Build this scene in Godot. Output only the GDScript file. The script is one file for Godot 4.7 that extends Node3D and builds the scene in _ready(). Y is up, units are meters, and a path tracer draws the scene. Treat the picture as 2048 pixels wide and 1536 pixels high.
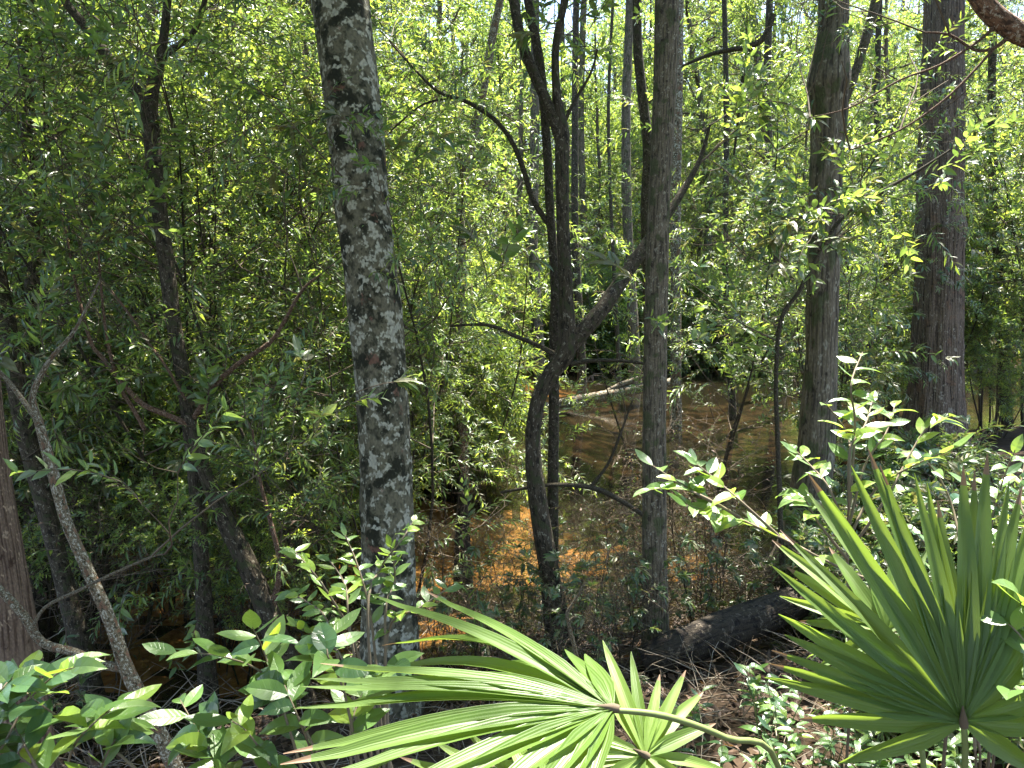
extends Node3D

const CAM_Y := 2.6
const PITCH := -8.0
const FPX := 1475.0          # focal length in pixels of the 2048 x 1536 photograph

var cam_xf: Transform3D
var M := {}                   # materials
var names := {}
var T := {}                   # spray templates

# ------------------------------------------------------------------ geometry collectors
class Surf:
	var v := PackedVector3Array()
	var n := PackedVector3Array()
	var uv := PackedVector2Array()

class Geo:
	var s := {}
	func at(m) -> Surf:
		if not s.has(m):
			s[m] = Surf.new()
		return s[m]
	func tri(m, a: Vector3, b: Vector3, c: Vector3) -> void:
		var f := at(m)
		var nn := (c - a).cross(b - a).normalized()
		f.v.append(a); f.v.append(b); f.v.append(c)
		f.n.append(nn); f.n.append(nn); f.n.append(nn)
		f.uv.append(Vector2.ZERO); f.uv.append(Vector2.ZERO); f.uv.append(Vector2.ZERO)
	func stamp(other: Geo, xf: Transform3D, remap := {}) -> void:
		var nb := Transform3D(xf.basis.orthonormalized(), Vector3.ZERO)
		for m in other.s:
			var o: Surf = other.s[m]
			var f := at(remap.get(m, m))
			f.v.append_array(xf * o.v)
			f.n.append_array(nb * o.n)
			f.uv.append_array(o.uv)
	func mesh(mats: Dictionary) -> ArrayMesh:
		var am := ArrayMesh.new()
		for m in s:
			var f: Surf = s[m]
			if f.v.is_empty():
				continue
			var a := []
			a.resize(Mesh.ARRAY_MAX)
			a[Mesh.ARRAY_VERTEX] = f.v
			a[Mesh.ARRAY_NORMAL] = f.n
			a[Mesh.ARRAY_TEX_UV] = f.uv
			am.add_surface_from_arrays(Mesh.PRIMITIVE_TRIANGLES, a)
			am.surface_set_material(am.get_surface_count() - 1, mats[m])
		return am

# ------------------------------------------------------------------ places
func P(px: float, py: float, d: float) -> Vector3:      # the point seen at that pixel at that depth
	return cam_xf * Vector3((px - 1024.0) / FPX * d, (768.0 - py) / FPX * d, -d)

func on_plane(px: float, py: float, p: Vector3, n: Vector3) -> Vector3:
	var o := cam_xf.origin
	var r := (P(px, py, 1.0) - o).normalized()
	var k := r.dot(n)
	if absf(k) < 0.02:
		k = 0.02 * signf(k)
	return o + r * ((p - o).dot(n) / k)

var creek := PackedVector2Array([
	Vector2(-60, -5.2), Vector2(-8, -5.0), Vector2(-3.5, -4.1), Vector2(-2.0, -3.7), Vector2(-0.9, -4.3), Vector2(0.3, -5.2), Vector2(1.7, -5.3), Vector2(2.9, -7.4), Vector2(4.6, -10.2), Vector2(7.5, -12.4), Vector2(14, -15), Vector2(60, -19),
	Vector2(60, -27), Vector2(12, -23), Vector2(4, -21.6), Vector2(0.3, -21), Vector2(-0.3, -17.5), Vector2(-0.5, -13.2), Vector2(-1.3, -10.0), Vector2(-3.2, -9.0), Vector2(-6, -8.6), Vector2(-60, -9)])
var rough := FastNoiseLite.new()
var bumps := FastNoiseLite.new()

func creek_distance(x: float, z: float) -> float:         # below 0 in the water
	var p := Vector2(x, z)
	var best := 1e9
	for i in creek.size():
		var q := Geometry2D.get_closest_point_to_segment(p, creek[i], creek[(i + 1) % creek.size()])
		best = minf(best, p.distance_squared_to(q))
	best = sqrt(best)
	return -best if Geometry2D.is_point_in_polygon(p, creek) else best

func ground_y(x: float, z: float) -> float:
	var d := creek_distance(x, z) + 0.35 * rough.get_noise_2d(x * 2.0, z * 2.0)
	var y := 0.0
	if d > 0.0:
		y = 0.26 * d / (1.0 + 0.03 * d * d) if d < 5.8 else 0.75
		y += 0.10 * rough.get_noise_2d(x, z) * minf(d, 1.0) + 0.03 * bumps.get_noise_2d(x, z) * minf(d * 2.0, 1.0)
	else:
		y = -minf(0.55, 0.22 * -d) + 0.06 * rough.get_noise_2d(x * 1.5 + 40.0, z * 1.5) * minf(-d, 1.0)
	return y

# ------------------------------------------------------------------ nodes
func numbered(called: String) -> String:
	var k: int = names.get(called, 0)
	names[called] = k + 1
	return called if k == 0 else "%s_%03d" % [called, k]

func thing(called: String, label: String, category: String, at := Vector3.ZERO, group := "") -> Node3D:
	var o := Node3D.new()
	o.name = numbered(called)
	add_child(o)
	o.position = at
	o.set_meta("label", label)
	o.set_meta("category", category)
	if group:
		o.set_meta("group", group)
	return o

func part(called: String, mesh: Mesh, parent: Node3D, xf := Transform3D(), kind := "") -> MeshInstance3D:
	var o := MeshInstance3D.new()
	o.name = called
	o.mesh = mesh
	o.transform = xf
	parent.add_child(o, true)
	if kind:
		o.set_meta("kind", kind)
	return o

func local_part(called: String, g: Geo, parent: Node3D, kind := "") -> MeshInstance3D:   # g holds world positions
	var to_local := parent.global_transform.affine_inverse() if parent.is_inside_tree() else parent.transform.affine_inverse()
	return part(called, g.mesh(M), parent, to_local, kind)

func copy(o: Node3D, at: Vector3, turn: float, size := Vector3.ONE, tilt := 0.0) -> Node3D:
	var base: String = o.name
	var cut := base.rfind("_0")
	if cut > 0 and base.length() - cut == 4:
		base = base.substr(0, cut)
	var c: Node3D = o.duplicate()
	c.name = numbered(base)
	add_child(c)
	c.transform = Transform3D(Basis(Vector3.UP, turn) * Basis(Vector3.RIGHT, tilt) * Basis.from_scale(size), at)
	return c

# ------------------------------------------------------------------ tubes
func smooth_path(pts: Array, rad: Array, sub: int) -> Array:
	var op := []
	var orr := []
	for i in pts.size() - 1:
		var a: Vector3 = pts[maxi(i - 1, 0)]
		var b: Vector3 = pts[i]
		var c: Vector3 = pts[i + 1]
		var d: Vector3 = pts[mini(i + 2, pts.size() - 1)]
		for k in sub:
			var t := float(k) / sub
			op.append(b.cubic_interpolate(c, a, d, t))
			orr.append(lerpf(rad[i], rad[i + 1], t))
	op.append(pts[-1])
	orr.append(rad[-1])
	return [op, orr]

# flute: [count, depth, lump] adds ridges round the trunk and lumps
func tube(g: Geo, m, pts: Array, rad: Array, sides: int, flute := [], uvs := 1.0, seed_at := 0.0) -> void:
	var f := g.at(m)
	var up := Vector3(0.13, 0.2, 1.0).normalized()
	var rings := []
	var nrm := []
	var v := 0.0
	var vs := []
	var circ := maxf(TAU * float(rad[0]), 0.02)
	for i in pts.size():
		var p: Vector3 = pts[i]
		var dir: Vector3 = ((pts[mini(i + 1, pts.size() - 1)] as Vector3) - (pts[maxi(i - 1, 0)] as Vector3)).normalized()
		var x := up.cross(dir).normalized()
		var y := dir.cross(x).normalized()
		up = y
		if i > 0:
			v += p.distance_to(pts[i - 1])
		vs.append(v / circ * uvs * 0.5)
		var ring := PackedVector3Array()
		var rn := PackedVector3Array()
		for k in sides + 1:
			var a := TAU * (k % sides) / sides
			var o := x * cos(a) + y * sin(a)
			var r: float = rad[i]
			if flute:
				var w := bumps.get_noise_3d(cos(a) * 1.3 + seed_at, sin(a) * 1.3, v * 0.7)
				r *= 1.0 + flute[1] * sin(a * flute[0] + 2.0 * w + seed_at) + flute[2] * bumps.get_noise_3d(cos(a) * 1.6 + seed_at + 9.0, sin(a) * 1.6, v * 2.2)
			ring.append(p + o * r)
			rn.append(o)
		rings.append(ring)
		nrm.append(rn)
	if flute:                                          # true normals on a ridged trunk
		for i in pts.size():
			var ia := maxi(i - 1, 0)
			var ib := mini(i + 1, pts.size() - 1)
			for k in sides + 1:
				var ka := (k + sides - 1) % sides
				var kb := (k + 1) % sides
				var nn: Vector3 = ((rings[i][kb] as Vector3) - rings[i][ka]).cross((rings[ib][k] as Vector3) - rings[ia][k]).normalized()
				if nn.dot(nrm[i][k]) < 0.0:
					nn = -nn
				nrm[i][k] = nn
	for i in pts.size() - 1:
		for k in sides:
			for q in [[i, k], [i + 1, k], [i, k + 1], [i, k + 1], [i + 1, k], [i + 1, k + 1]]:
				f.v.append(rings[q[0]][q[1]])
				f.n.append(nrm[q[0]][q[1]])
				f.uv.append(Vector2(float(q[1]) / sides * uvs, vs[q[0]]))
	for e in [0, pts.size() - 1]:                       # caps
		var c: Vector3 = pts[e]
		for k in sides:
			if e == 0:
				g.tri(m, c, rings[e][k], rings[e][k + 1])
			else:
				g.tri(m, c, rings[e][k + 1], rings[e][k])

func trunk_px(spec: Array, d: float, width := 1.0) -> Array:     # [[px, py, width px, (depth)] ...] -> [points, radii]
	var pts := []
	var rad := []
	for q in spec:
		var dd: float = q[3] if q.size() > 3 else d
		pts.append(P(q[0], q[1], dd))
		rad.append(q[2] / FPX * dd * 0.5 * width)
	return [pts, rad]

# ------------------------------------------------------------------ leaves
# A leaf along +Y facing +Z.
func leaf_geo(m, length: float, width: float, fold: float, curl: float, rows: int, belly := 0.8, twist := 0.0) -> Geo:
	var g := Geo.new()
	if rows <= 1:
		var b := Vector3.ZERO
		var t := Vector3(0, length, -curl * length)
		var l := Vector3(-width * 0.5, length * 0.45, fold * width * 0.5 - curl * length * 0.2)
		var r := Vector3(width * 0.5, length * 0.45, fold * width * 0.5 - curl * length * 0.2)
		g.tri(m, b, l, t); g.tri(m, b, t, r)
		return g
	var c := []
	var lft := []
	var rgt := []
	for i in rows + 1:
		var t := float(i) / rows
		var w := width * 0.5 * pow(sin(PI * pow(t, belly)), 0.85) if i > 0 and i < rows else 0.0
		var ce := Vector3(0, length * (t - 0.12 * curl * t * t), -curl * length * t * t * 0.6)
		var side := Vector3(cos(twist * t), 0, sin(twist * t))
		c.append(ce)
		var wave := fold * w * (1.0 + 0.35 * sin(t * 9.0))
		lft.append(ce - side * w + Vector3(0, 0, wave))
		rgt.append(ce + side * w + Vector3(0, 0, wave))
	var f := g.at(m)
	for i in rows:
		for sgn in [0, 1]:
			var e: Array = lft if sgn == 0 else rgt
			var quad := [c[i], e[i], e[i + 1], c[i], e[i + 1], c[i + 1]]
			var t0 := float(i) / rows
			var t1 := float(i + 1) / rows
			var eu := 0.0 if sgn == 0 else 1.0
			var quv := [Vector2(0.5, t0), Vector2(eu, t0), Vector2(eu, t1), Vector2(0.5, t0), Vector2(eu, t1), Vector2(0.5, t1)]
			for q in 2:
				var a: Vector3 = quad[q * 3]
				var b2: Vector3 = quad[q * 3 + 1]
				var d2: Vector3 = quad[q * 3 + 2]
				var nn := (d2 - a).cross(b2 - a)
				if nn.length() < 1e-9:
					continue
				nn = nn.normalized()
				var order := [0, 1, 2]
				if nn.z < 0.0:
					nn = -nn
					order = [0, 2, 1]
				for j in order:
					f.v.append(quad[q * 3 + j])
					f.n.append(nn)
					f.uv.append(quv[q * 3 + j])
	return g

# A leaf's own axes: along dir, face towards up.
func leaf_basis(dir: Vector3, up: Vector3) -> Basis:
	var y := dir.normalized()
	var x := y.cross(up)
	if x.length() < 0.05:
		x = y.cross(Vector3(1, 0.2, 0.3))
	x = x.normalized()
	return Basis(x, y, x.cross(y).normalized())

# One spray: a thin stem along +Y with leaves; what = [leaf length, width, fold, curl, rows]
func spray(rng: RandomNumberGenerator, mats: Array, length: float, count: int, what: Array, droop: float, whorl := 0.0, spread := 0.9) -> Geo:
	var g := Geo.new()
	var pts := []
	var rad := []
	for i in 5:
		var t := i / 4.0
		pts.append(Vector3(0.06 * length * sin(t * 4.0), length * t, -droop * length * t * t * 0.5))
		rad.append(lerpf(0.0035, 0.0012, t))
	tube(g, "twig", pts, rad, 3)
	for i in count:
		var t := (i + rng.randf() * 0.6) / count
		t = lerpf(t, 1.0 - 0.12 * (1.0 - t), whorl)
		t = lerpf(0.12, 1.0, t)
		var at := Vector3(0.06 * length * sin(t * 4.0), length * t, -droop * length * t * t * 0.5)
		var a := i * 2.4 + rng.randf_range(-0.5, 0.5)
		var side := Vector3(cos(a), 0, sin(a) * 0.75)
		var fwd := lerpf(0.35, 0.9, t) + rng.randf_range(-0.3, 0.3)
		var dir := (side * spread + Vector3(0, fwd, 0) + Vector3(0, 0, -droop * 0.35)).normalized()
		var up := (Vector3(0, 0, 1) + Vector3(rng.randf_range(-0.5, 0.5), rng.randf_range(-0.4, 0.4), 0)).normalized()
		var k := rng.randf_range(0.65, 1.2)
		var lf := leaf_geo(mats[rng.randi() % mats.size()], what[0] * k, what[1] * k * rng.randf_range(0.85, 1.15), what[2], what[3] * rng.randf_range(0.2, 1.8), what[4])
		g.stamp(lf, Transform3D(leaf_basis(dir, up), at))
	return g

# Grows a branching stem into g; puts the ends where sprays go into ends.
func grow(g: Geo, rng: RandomNumberGenerator, p: Vector3, dir: Vector3, length: float, r: float, level: int, o: Dictionary, ends: Array) -> void:
	var n := 7 if level == 0 else 5
	var pts := [p]
	var rad := [r]
	var step := length / n
	var d := dir
	for i in n:
		d = (d + Vector3(rng.randf_range(-1, 1), rng.randf_range(-0.7, 0.7), rng.randf_range(-1, 1)) * o.wander + Vector3.UP * o.rise * (1.0 if level > 0 else 0.3)).normalized()
		p += d * step
		pts.append(p)
		rad.append(lerpf(r, r * 0.35, float(i + 1) / n))
		if level < o.levels and float(i + 1) / n > (o.bare if level == 0 else 0.15):
			for q in o.kids[level]:
				if rng.randf() < o.chance[level]:
					var a := rng.randf() * TAU
					var x := d.cross(Vector3(0.3, 0.2, 1.0)).normalized()
					var out := (x * cos(a) + d.cross(x) * sin(a))
					grow(g, rng, p, (out * o.open + d * 0.6 + Vector3.UP * 0.1).normalized(), length * o.short[level] * rng.randf_range(0.6, 1.25), r * lerpf(0.6, 0.35, float(i) / n), level + 1, o, ends)
		if level >= o.leafy and i >= 1:
			ends.append([p, d])
	ends.append([p, d])
	var sides: int = [7, 5, 4, 3, 3][mini(level, 4)]
	tube(g, o.bark, pts, rad, sides)

func stamp_sprays(g: Geo, rng: RandomNumberGenerator, ends: Array, kinds: Array, size: float, hang := 0.0, keep := 1.0) -> void:
	for e in ends:
		if rng.randf() > keep:
			continue
		var dir: Vector3 = (e[1] + Vector3(rng.randf_range(-0.6, 0.6), rng.randf_range(-0.35, 0.35) - hang, rng.randf_range(-0.6, 0.6))).normalized()
		var b := leaf_basis(dir, Vector3(rng.randf_range(-0.5, 0.5), 1.0, rng.randf_range(-0.5, 0.5)).normalized())
		b = b.scaled_local(Vector3.ONE * size * rng.randf_range(0.7, 1.3))
		g.stamp(T[kinds[rng.randi() % kinds.size()]], Transform3D(b, e[0]))

# ------------------------------------------------------------------ materials
func lin(r: float, g: float, b: float) -> Color:
	return Color(r, g, b).linear_to_srgb()

func leaf_mat(called: String, c: Color, through: Color, roughness: float, spec := 0.5) -> void:
	var m := StandardMaterial3D.new()
	m.resource_name = called
	m.albedo_color = c
	m.roughness = roughness
	m.metallic_specular = spec
	m.cull_mode = BaseMaterial3D.CULL_DISABLED
	m.backlight_enabled = true
	m.backlight = through
	M[called] = m

func noise_image(w: int, h: int, freq: float, sd: int, stretch := 1.0, octaves := 4, kind := FastNoiseLite.TYPE_SIMPLEX_SMOOTH) -> Image:
	var f := FastNoiseLite.new()
	f.noise_type = kind
	f.seed = sd
	f.frequency = freq
	f.fractal_octaves = octaves
	var im := f.get_seamless_image(w, int(h / stretch))
	im.resize(w, h, Image.INTERPOLATE_BILINEAR)
	return im

# Bark: colours mixed by three noises; furrows darken because they are cork of another colour, and make the relief.
func bark(called: String, base: Color, dark: Color, pale: Color, stretch: float, ffreq: float, dark_at: float, pale_at: float, relief: float, patch := Color(0, 0, 0, 0), patch_at := 2.0, sd := 1) -> void:
	var w := 384
	var h := 768
	var fine := noise_image(w, h, ffreq, sd, stretch, 4).get_data()
	var blot := noise_image(w, h, 0.018, sd + 5, 1.0, 5).get_data()
	var lich := noise_image(w, h, 0.030, sd + 9, 0.7, 5).get_data()
	var spot := noise_image(w, h, 0.010, sd + 13, 0.7, 4).get_data()
	var grain := noise_image(w, h, 0.12, sd + 17, 1.0, 3).get_data()
	var out := PackedByteArray()
	out.resize(w * h * 3)
	var hi := PackedByteArray()
	hi.resize(w * h)
	for i in w * h:
		var a := fine[i] / 255.0
		var b := blot[i] / 255.0
		var gr := grain[i] / 255.0
		var c := base.lerp(dark, clampf((0.5 - a) * 2.4, 0.0, 1.0))
		var region := (spot[i] / 255.0 - 0.5) * 0.34          # lichen and moss gather in zones
		c = c.lerp(dark, clampf((b * 0.72 + gr * 0.28 - dark_at + region) * 9.0, 0.0, 1.0))
		c = c.lerp(pale, clampf((lich[i] / 255.0 * 0.7 + gr * 0.3 - pale_at - region) * 11.0, 0.0, 1.0))
		if patch_at < 1.0:
			c = c.lerp(patch, clampf((spot[i] / 255.0 * 0.85 + gr * 0.15 - patch_at) * 14.0, 0.0, 0.85))
		var k := 0.8 + 0.4 * gr
		out[i * 3] = int(clampf(c.r * k, 0, 1) * 255)
		out[i * 3 + 1] = int(clampf(c.g * k, 0, 1) * 255)
		out[i * 3 + 2] = int(clampf(c.b * k, 0, 1) * 255)
		hi[i] = int(clampf(a * 0.75 + gr * 0.25, 0, 1) * 255)
	var m := StandardMaterial3D.new()
	m.resource_name = called
	m.albedo_texture = ImageTexture.create_from_image(Image.create_from_data(w, h, false, Image.FORMAT_RGB8, out))
	m.heightmap_enabled = true
	m.heightmap_texture = ImageTexture.create_from_image(Image.create_from_data(w, h, false, Image.FORMAT_L8, hi))
	m.heightmap_scale = relief
	m.roughness = 0.9
	m.metallic_specular = 0.3
	M[called] = m

func plain(called: String, c: Color, roughness := 0.85) -> StandardMaterial3D:
	var m := StandardMaterial3D.new()
	m.resource_name = called
	m.albedo_color = c
	m.roughness = roughness
	m.metallic_specular = 0.35
	M[called] = m
	return m

func make_materials() -> void:
	leaf_mat("leaf_deep", lin(0.026, 0.052, 0.017), lin(0.09, 0.15, 0.025), 0.42, 0.5)
	leaf_mat("leaf_mid", lin(0.048, 0.088, 0.022), lin(0.21, 0.31, 0.05), 0.42, 0.5)
	leaf_mat("leaf_fresh", lin(0.085, 0.135, 0.034), lin(0.40, 0.50, 0.06), 0.46, 0.45)
	leaf_mat("leaf_yellow_green", lin(0.120, 0.155, 0.036), lin(0.58, 0.64, 0.075), 0.5, 0.4)
	leaf_mat("leaf_olive", lin(0.085, 0.085, 0.038), lin(0.20, 0.20, 0.05), 0.5, 0.45)
	leaf_mat("leaf_grey_green", lin(0.075, 0.092, 0.048), lin(0.20, 0.26, 0.06), 0.4, 0.55)
	leaf_mat("leaf_dead", lin(0.055, 0.030, 0.015), lin(0.08, 0.04, 0.01), 0.7)
	leaf_mat("leaf_dead_pale", lin(0.12, 0.072, 0.040), lin(0.10, 0.06, 0.02), 0.7)
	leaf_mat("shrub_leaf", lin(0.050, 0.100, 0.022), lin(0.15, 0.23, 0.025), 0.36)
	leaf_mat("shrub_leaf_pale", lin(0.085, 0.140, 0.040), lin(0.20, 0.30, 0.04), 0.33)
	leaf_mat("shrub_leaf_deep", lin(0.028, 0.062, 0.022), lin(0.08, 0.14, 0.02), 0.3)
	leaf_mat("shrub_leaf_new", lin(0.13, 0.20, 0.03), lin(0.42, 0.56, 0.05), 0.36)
	var veins := Image.create(128, 256, false, Image.FORMAT_L8)
	for x in 128:
		for y in 256:
			var ax := absf(x - 63.5) / 63.5
			var rib := 1.0 if ax < 0.05 else 0.0
			var side := pow(maxf(0.0, sin((y / 256.0 - ax * 0.16) * TAU * 9.0)), 10.0) * (1.0 - ax * 0.4)
			veins.set_pixel(x, y, Color.from_hsv(0, 0, clampf(0.6 - 0.45 * maxf(rib, side), 0, 1)))
	var vt := ImageTexture.create_from_image(veins)
	for k in ["shrub_leaf", "shrub_leaf_pale", "shrub_leaf_deep", "shrub_leaf_new"]:
		M[k].heightmap_enabled = true
		M[k].heightmap_texture = vt
		M[k].heightmap_scale = 0.05
	for p in [["palm_blade", lin(0.052, 0.092, 0.015), lin(0.22, 0.32, 0.035)], ["palm_blade_new", lin(0.095, 0.150, 0.030), lin(0.32, 0.44, 0.05)], ["palm_blade_deep", lin(0.042, 0.076, 0.012), lin(0.18, 0.26, 0.03)]]:
		leaf_mat(p[0], p[1], p[2], 0.45, 0.4)
		var m: StandardMaterial3D = M[p[0]]
		var im := Image.create(64, 8, false, Image.FORMAT_L8)
		for x in 64:
			for y in 8:
				im.set_pixel(x, y, Color.from_hsv(0, 0, 0.5 + 0.45 * sin(x * TAU / 8.0) * (0.7 + 0.3 * sin(x * 1.7))))
		m.heightmap_enabled = true
		m.heightmap_texture = ImageTexture.create_from_image(im)
		m.heightmap_scale = 0.05
	plain("twig", lin(0.085, 0.065, 0.042))
	plain("twig_mid", lin(0.13, 0.105, 0.07))
	plain("twig_pale", lin(0.24, 0.20, 0.15))
	plain("stem_green", lin(0.12, 0.15, 0.05), 0.6)
	bark("bark_mottled", lin(0.105, 0.094, 0.060), lin(0.018, 0.018, 0.010), lin(0.26, 0.25, 0.19), 1.0, 0.045, 0.53, 0.56, 0.7, lin(0.12, 0.060, 0.040), 0.79, 3)
	bark("bark_grooved", lin(0.115, 0.095, 0.065), lin(0.025, 0.020, 0.014), lin(0.17, 0.155, 0.115), 7.0, 0.07, 0.66, 0.68, 1.4, lin(0.055, 0.06, 0.028), 0.60, 31)
	bark("bark_cypress", lin(0.115, 0.086, 0.060), lin(0.022, 0.016, 0.011), lin(0.19, 0.165, 0.125), 12.0, 0.09, 0.70, 0.66, 3.0, lin(0.12, 0.075, 0.048), 0.68, 51)
	bark("bark_stringy", lin(0.135, 0.092, 0.062), lin(0.04, 0.023, 0.014), lin(0.25, 0.18, 0.12), 14.0, 0.09, 0.72, 0.68, 1.4, Color(0, 0, 0, 0), 2.0, 71)
	bark("bark_dark", lin(0.055, 0.044, 0.029), lin(0.015, 0.012, 0.008), lin(0.15, 0.135, 0.10), 3.0, 0.05, 0.56, 0.66, 0.6, lin(0.04, 0.045, 0.02), 0.62, 91)
	bark("bark_pale", lin(0.14, 0.11, 0.07), lin(0.035, 0.032, 0.018), lin(0.30, 0.285, 0.225), 1.5, 0.05, 0.58, 0.57, 0.5, lin(0.15, 0.08, 0.05), 0.68, 111)
	bark("bark_red", lin(0.15, 0.085, 0.052), lin(0.04, 0.024, 0.016), lin(0.26, 0.22, 0.17), 3.0, 0.05, 0.60, 0.60, 0.5, Color(0, 0, 0, 0), 2.0, 131)
	bark("wood_wet", lin(0.035, 0.028, 0.020), lin(0.010, 0.008, 0.007), lin(0.085, 0.07, 0.052), 6.0, 0.06, 0.60, 0.66, 1.0, Color(0, 0, 0, 0), 2.0, 171)

func make_templates() -> void:
	var rng := RandomNumberGenerator.new()
	rng.seed = 11
	for k in 3:
		T["far_a%d" % k] = spray(rng, ["leaf_mid", "leaf_fresh", "leaf_fresh", "leaf_deep", "leaf_mid"], 0.42, 13, [0.105, 0.048, 0.3, 0.15, 1], 0.5)
		T["far_b%d" % k] = spray(rng, ["leaf_deep", "leaf_mid", "leaf_fresh", "leaf_fresh"], 0.42, 13, [0.10, 0.042, 0.3, 0.15, 1], 0.5)
		T["far_c%d" % k] = spray(rng, ["leaf_olive", "leaf_mid", "leaf_deep", "leaf_fresh"], 0.5, 22, [0.11, 0.020, 0.2, 0.3, 1], 0.7)
		T["mid_a%d" % k] = spray(rng, ["leaf_mid", "leaf_fresh", "leaf_fresh", "leaf_deep", "leaf_mid", "leaf_grey_green"], 0.30, 12, [0.085, 0.030, 0.35, 0.3, 4], 0.5)
		T["mid_b%d" % k] = spray(rng, ["leaf_deep", "leaf_mid", "leaf_olive", "leaf_grey_green"], 0.26, 11, [0.105, 0.028, 0.35, 0.5, 4], 0.5, 0.75)
		T["mid_c%d" % k] = spray(rng, ["leaf_fresh", "leaf_mid", "leaf_fresh", "leaf_yellow_green"], 0.28, 11, [0.080, 0.030, 0.35, 0.3, 4], 0.4)
		T["mid_d%d" % k] = spray(rng, ["leaf_olive", "leaf_fresh", "leaf_mid", "leaf_deep"], 0.34, 20, [0.085, 0.014, 0.3, 0.6, 3], 0.9)
		T["dead%d" % k] = spray(rng, ["leaf_dead", "leaf_deep", "leaf_olive"], 0.25, 4, [0.045, 0.016, 0.7, 1.2, 2], 0.9)

# ------------------------------------------------------------------ setting
func make_ground() -> void:
	var xs := []
	var zs := []
	for i in 171:
		var t := (i - 85) / 85.0
		xs.append(t * 9.0 + 110.0 * pow(absf(t), 4.0) * signf(t))
	for i in 201:
		var t := i / 200.0
		zs.append(4.0 - t * 34.0 - 150.0 * pow(t, 5.0))
	var g := Geo.new()
	var w := xs.size()
	var h := zs.size()
	var pos := PackedVector3Array()
	var dist := PackedFloat32Array()
	for z in zs:
		for x in xs:
			pos.append(Vector3(x, ground_y(x, z), z))
			dist.append(creek_distance(x, z) + 0.8 * rough.get_noise_2d(x * 3.0, z * 3.0))
	var nr := PackedVector3Array()
	for j in h:
		for i in w:
			var a := pos[j * w + mini(i + 1, w - 1)] - pos[j * w + maxi(i - 1, 0)]
			var b := pos[mini(j + 1, h - 1) * w + i] - pos[maxi(j - 1, 0) * w + i]
			var n := b.cross(a).normalized()
			nr.append(n if n.y > 0.0 else -n)
	for j in h - 1:
		for i in w - 1:
			var q := j * w + i
			var m := "litter" if dist[q] > 0.15 else "sand"
			if m == "sand":
				for bar in [[-0.5, -7.9, 1.3], [-2.7, -7.4, 1.2], [0.9, -19.2, 1.3], [-1.6, -5.4, 0.9], [-2.8, -5.6, 0.9], [1.6, -6.8, 0.4]]:
					if Vector2(pos[q].x - bar[0], pos[q].z - bar[1]).length() < bar[2] * (1.0 + 1.1 * rough.get_noise_2d(pos[q].x * 3.0 + 7.0, pos[q].z * 3.0)):
						m = "sand_orange"
			var f := g.at(m)
			for k in [q, q + w, q + 1, q + w, q + w + 1, q + 1]:
				f.v.append(pos[k])
				f.n.append(nr[k])
				f.uv.append(Vector2(pos[k].x, pos[k].z))
	for q in [["sand_orange", [lin(0.18, 0.075, 0.018), lin(0.32, 0.145, 0.036), lin(0.44, 0.23, 0.07), lin(0.25, 0.11, 0.03)], 0.03], ["litter", [lin(0.018, 0.013, 0.009), lin(0.05, 0.033, 0.020), lin(0.03, 0.021, 0.013), lin(0.09, 0.058, 0.034)], 0.11], ["sand", [lin(0.008, 0.007, 0.004), lin(0.018, 0.013, 0.007), lin(0.05, 0.030, 0.013), lin(0.024, 0.016, 0.008)], 0.012]]:
		var m := StandardMaterial3D.new()
		m.resource_name = q[0]
		var nt := NoiseTexture2D.new()
		nt.width = 1024
		nt.height = 1024
		nt.seamless = true
		var f := FastNoiseLite.new()
		f.seed = 5
		f.frequency = q[2]
		f.fractal_octaves = 5
		nt.noise = f
		var gr := Gradient.new()
		gr.offsets = PackedFloat32Array([0.15, 0.45, 0.62, 0.85])
		gr.colors = PackedColorArray(q[1])
		nt.color_ramp = gr
		m.albedo_texture = nt
		m.uv1_triplanar = true
		m.uv1_world_triplanar = true
		m.uv1_scale = Vector3.ONE * 0.16
		m.roughness = 0.95
		m.metallic_specular = 0.25 if q[0] == "litter" else 0.0      # a bed under water has no gloss of its own
		var ht := NoiseTexture2D.new()
		ht.width = 512
		ht.height = 512
		ht.seamless = true
		var hf := FastNoiseLite.new()
		hf.frequency = 0.06
		ht.noise = hf
		m.heightmap_enabled = true
		m.heightmap_texture = ht
		m.heightmap_scale = 2.0
		M[q[0]] = m
	var o := part("ground", g.mesh(M), self)
	o.set_meta("kind", "structure")
	o.set_meta("label", "forest floor of brown leaf litter and orange sandy creek bed")

func make_water() -> void:
	var m := StandardMaterial3D.new()
	m.resource_name = "creek_water"
	m.transparency = BaseMaterial3D.TRANSPARENCY_ALPHA
	m.albedo_color = Color(lin(0.016, 0.013, 0.007), 0.42)
	m.roughness = 0.02
	var ht := NoiseTexture2D.new()
	ht.width = 1024
	ht.height = 1024
	ht.seamless = true
	var f := FastNoiseLite.new()
	f.frequency = 0.02
	f.fractal_octaves = 3
	f.domain_warp_enabled = true
	ht.noise = f
	m.heightmap_enabled = true
	m.heightmap_texture = ht
	m.heightmap_scale = 0.12
	m.uv1_triplanar = true
	m.uv1_world_triplanar = true
	m.uv1_scale = Vector3(0.25, 0.25, 0.25)
	M["creek_water"] = m
	var g := Geo.new()
	var s := g.at("creek_water")
	for q in [Vector2(-70, -3), Vector2(-70, -30), Vector2(70, -3), Vector2(-70, -30), Vector2(70, -30), Vector2(70, -3)]:
		s.v.append(Vector3(q.x, 0.0, q.y))
		s.n.append(Vector3.UP)
		s.uv.append(q)
	var o := part("water", g.mesh(M), self)
	o.set_meta("kind", "structure")
	o.set_meta("label", "still tea coloured creek water")

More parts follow.
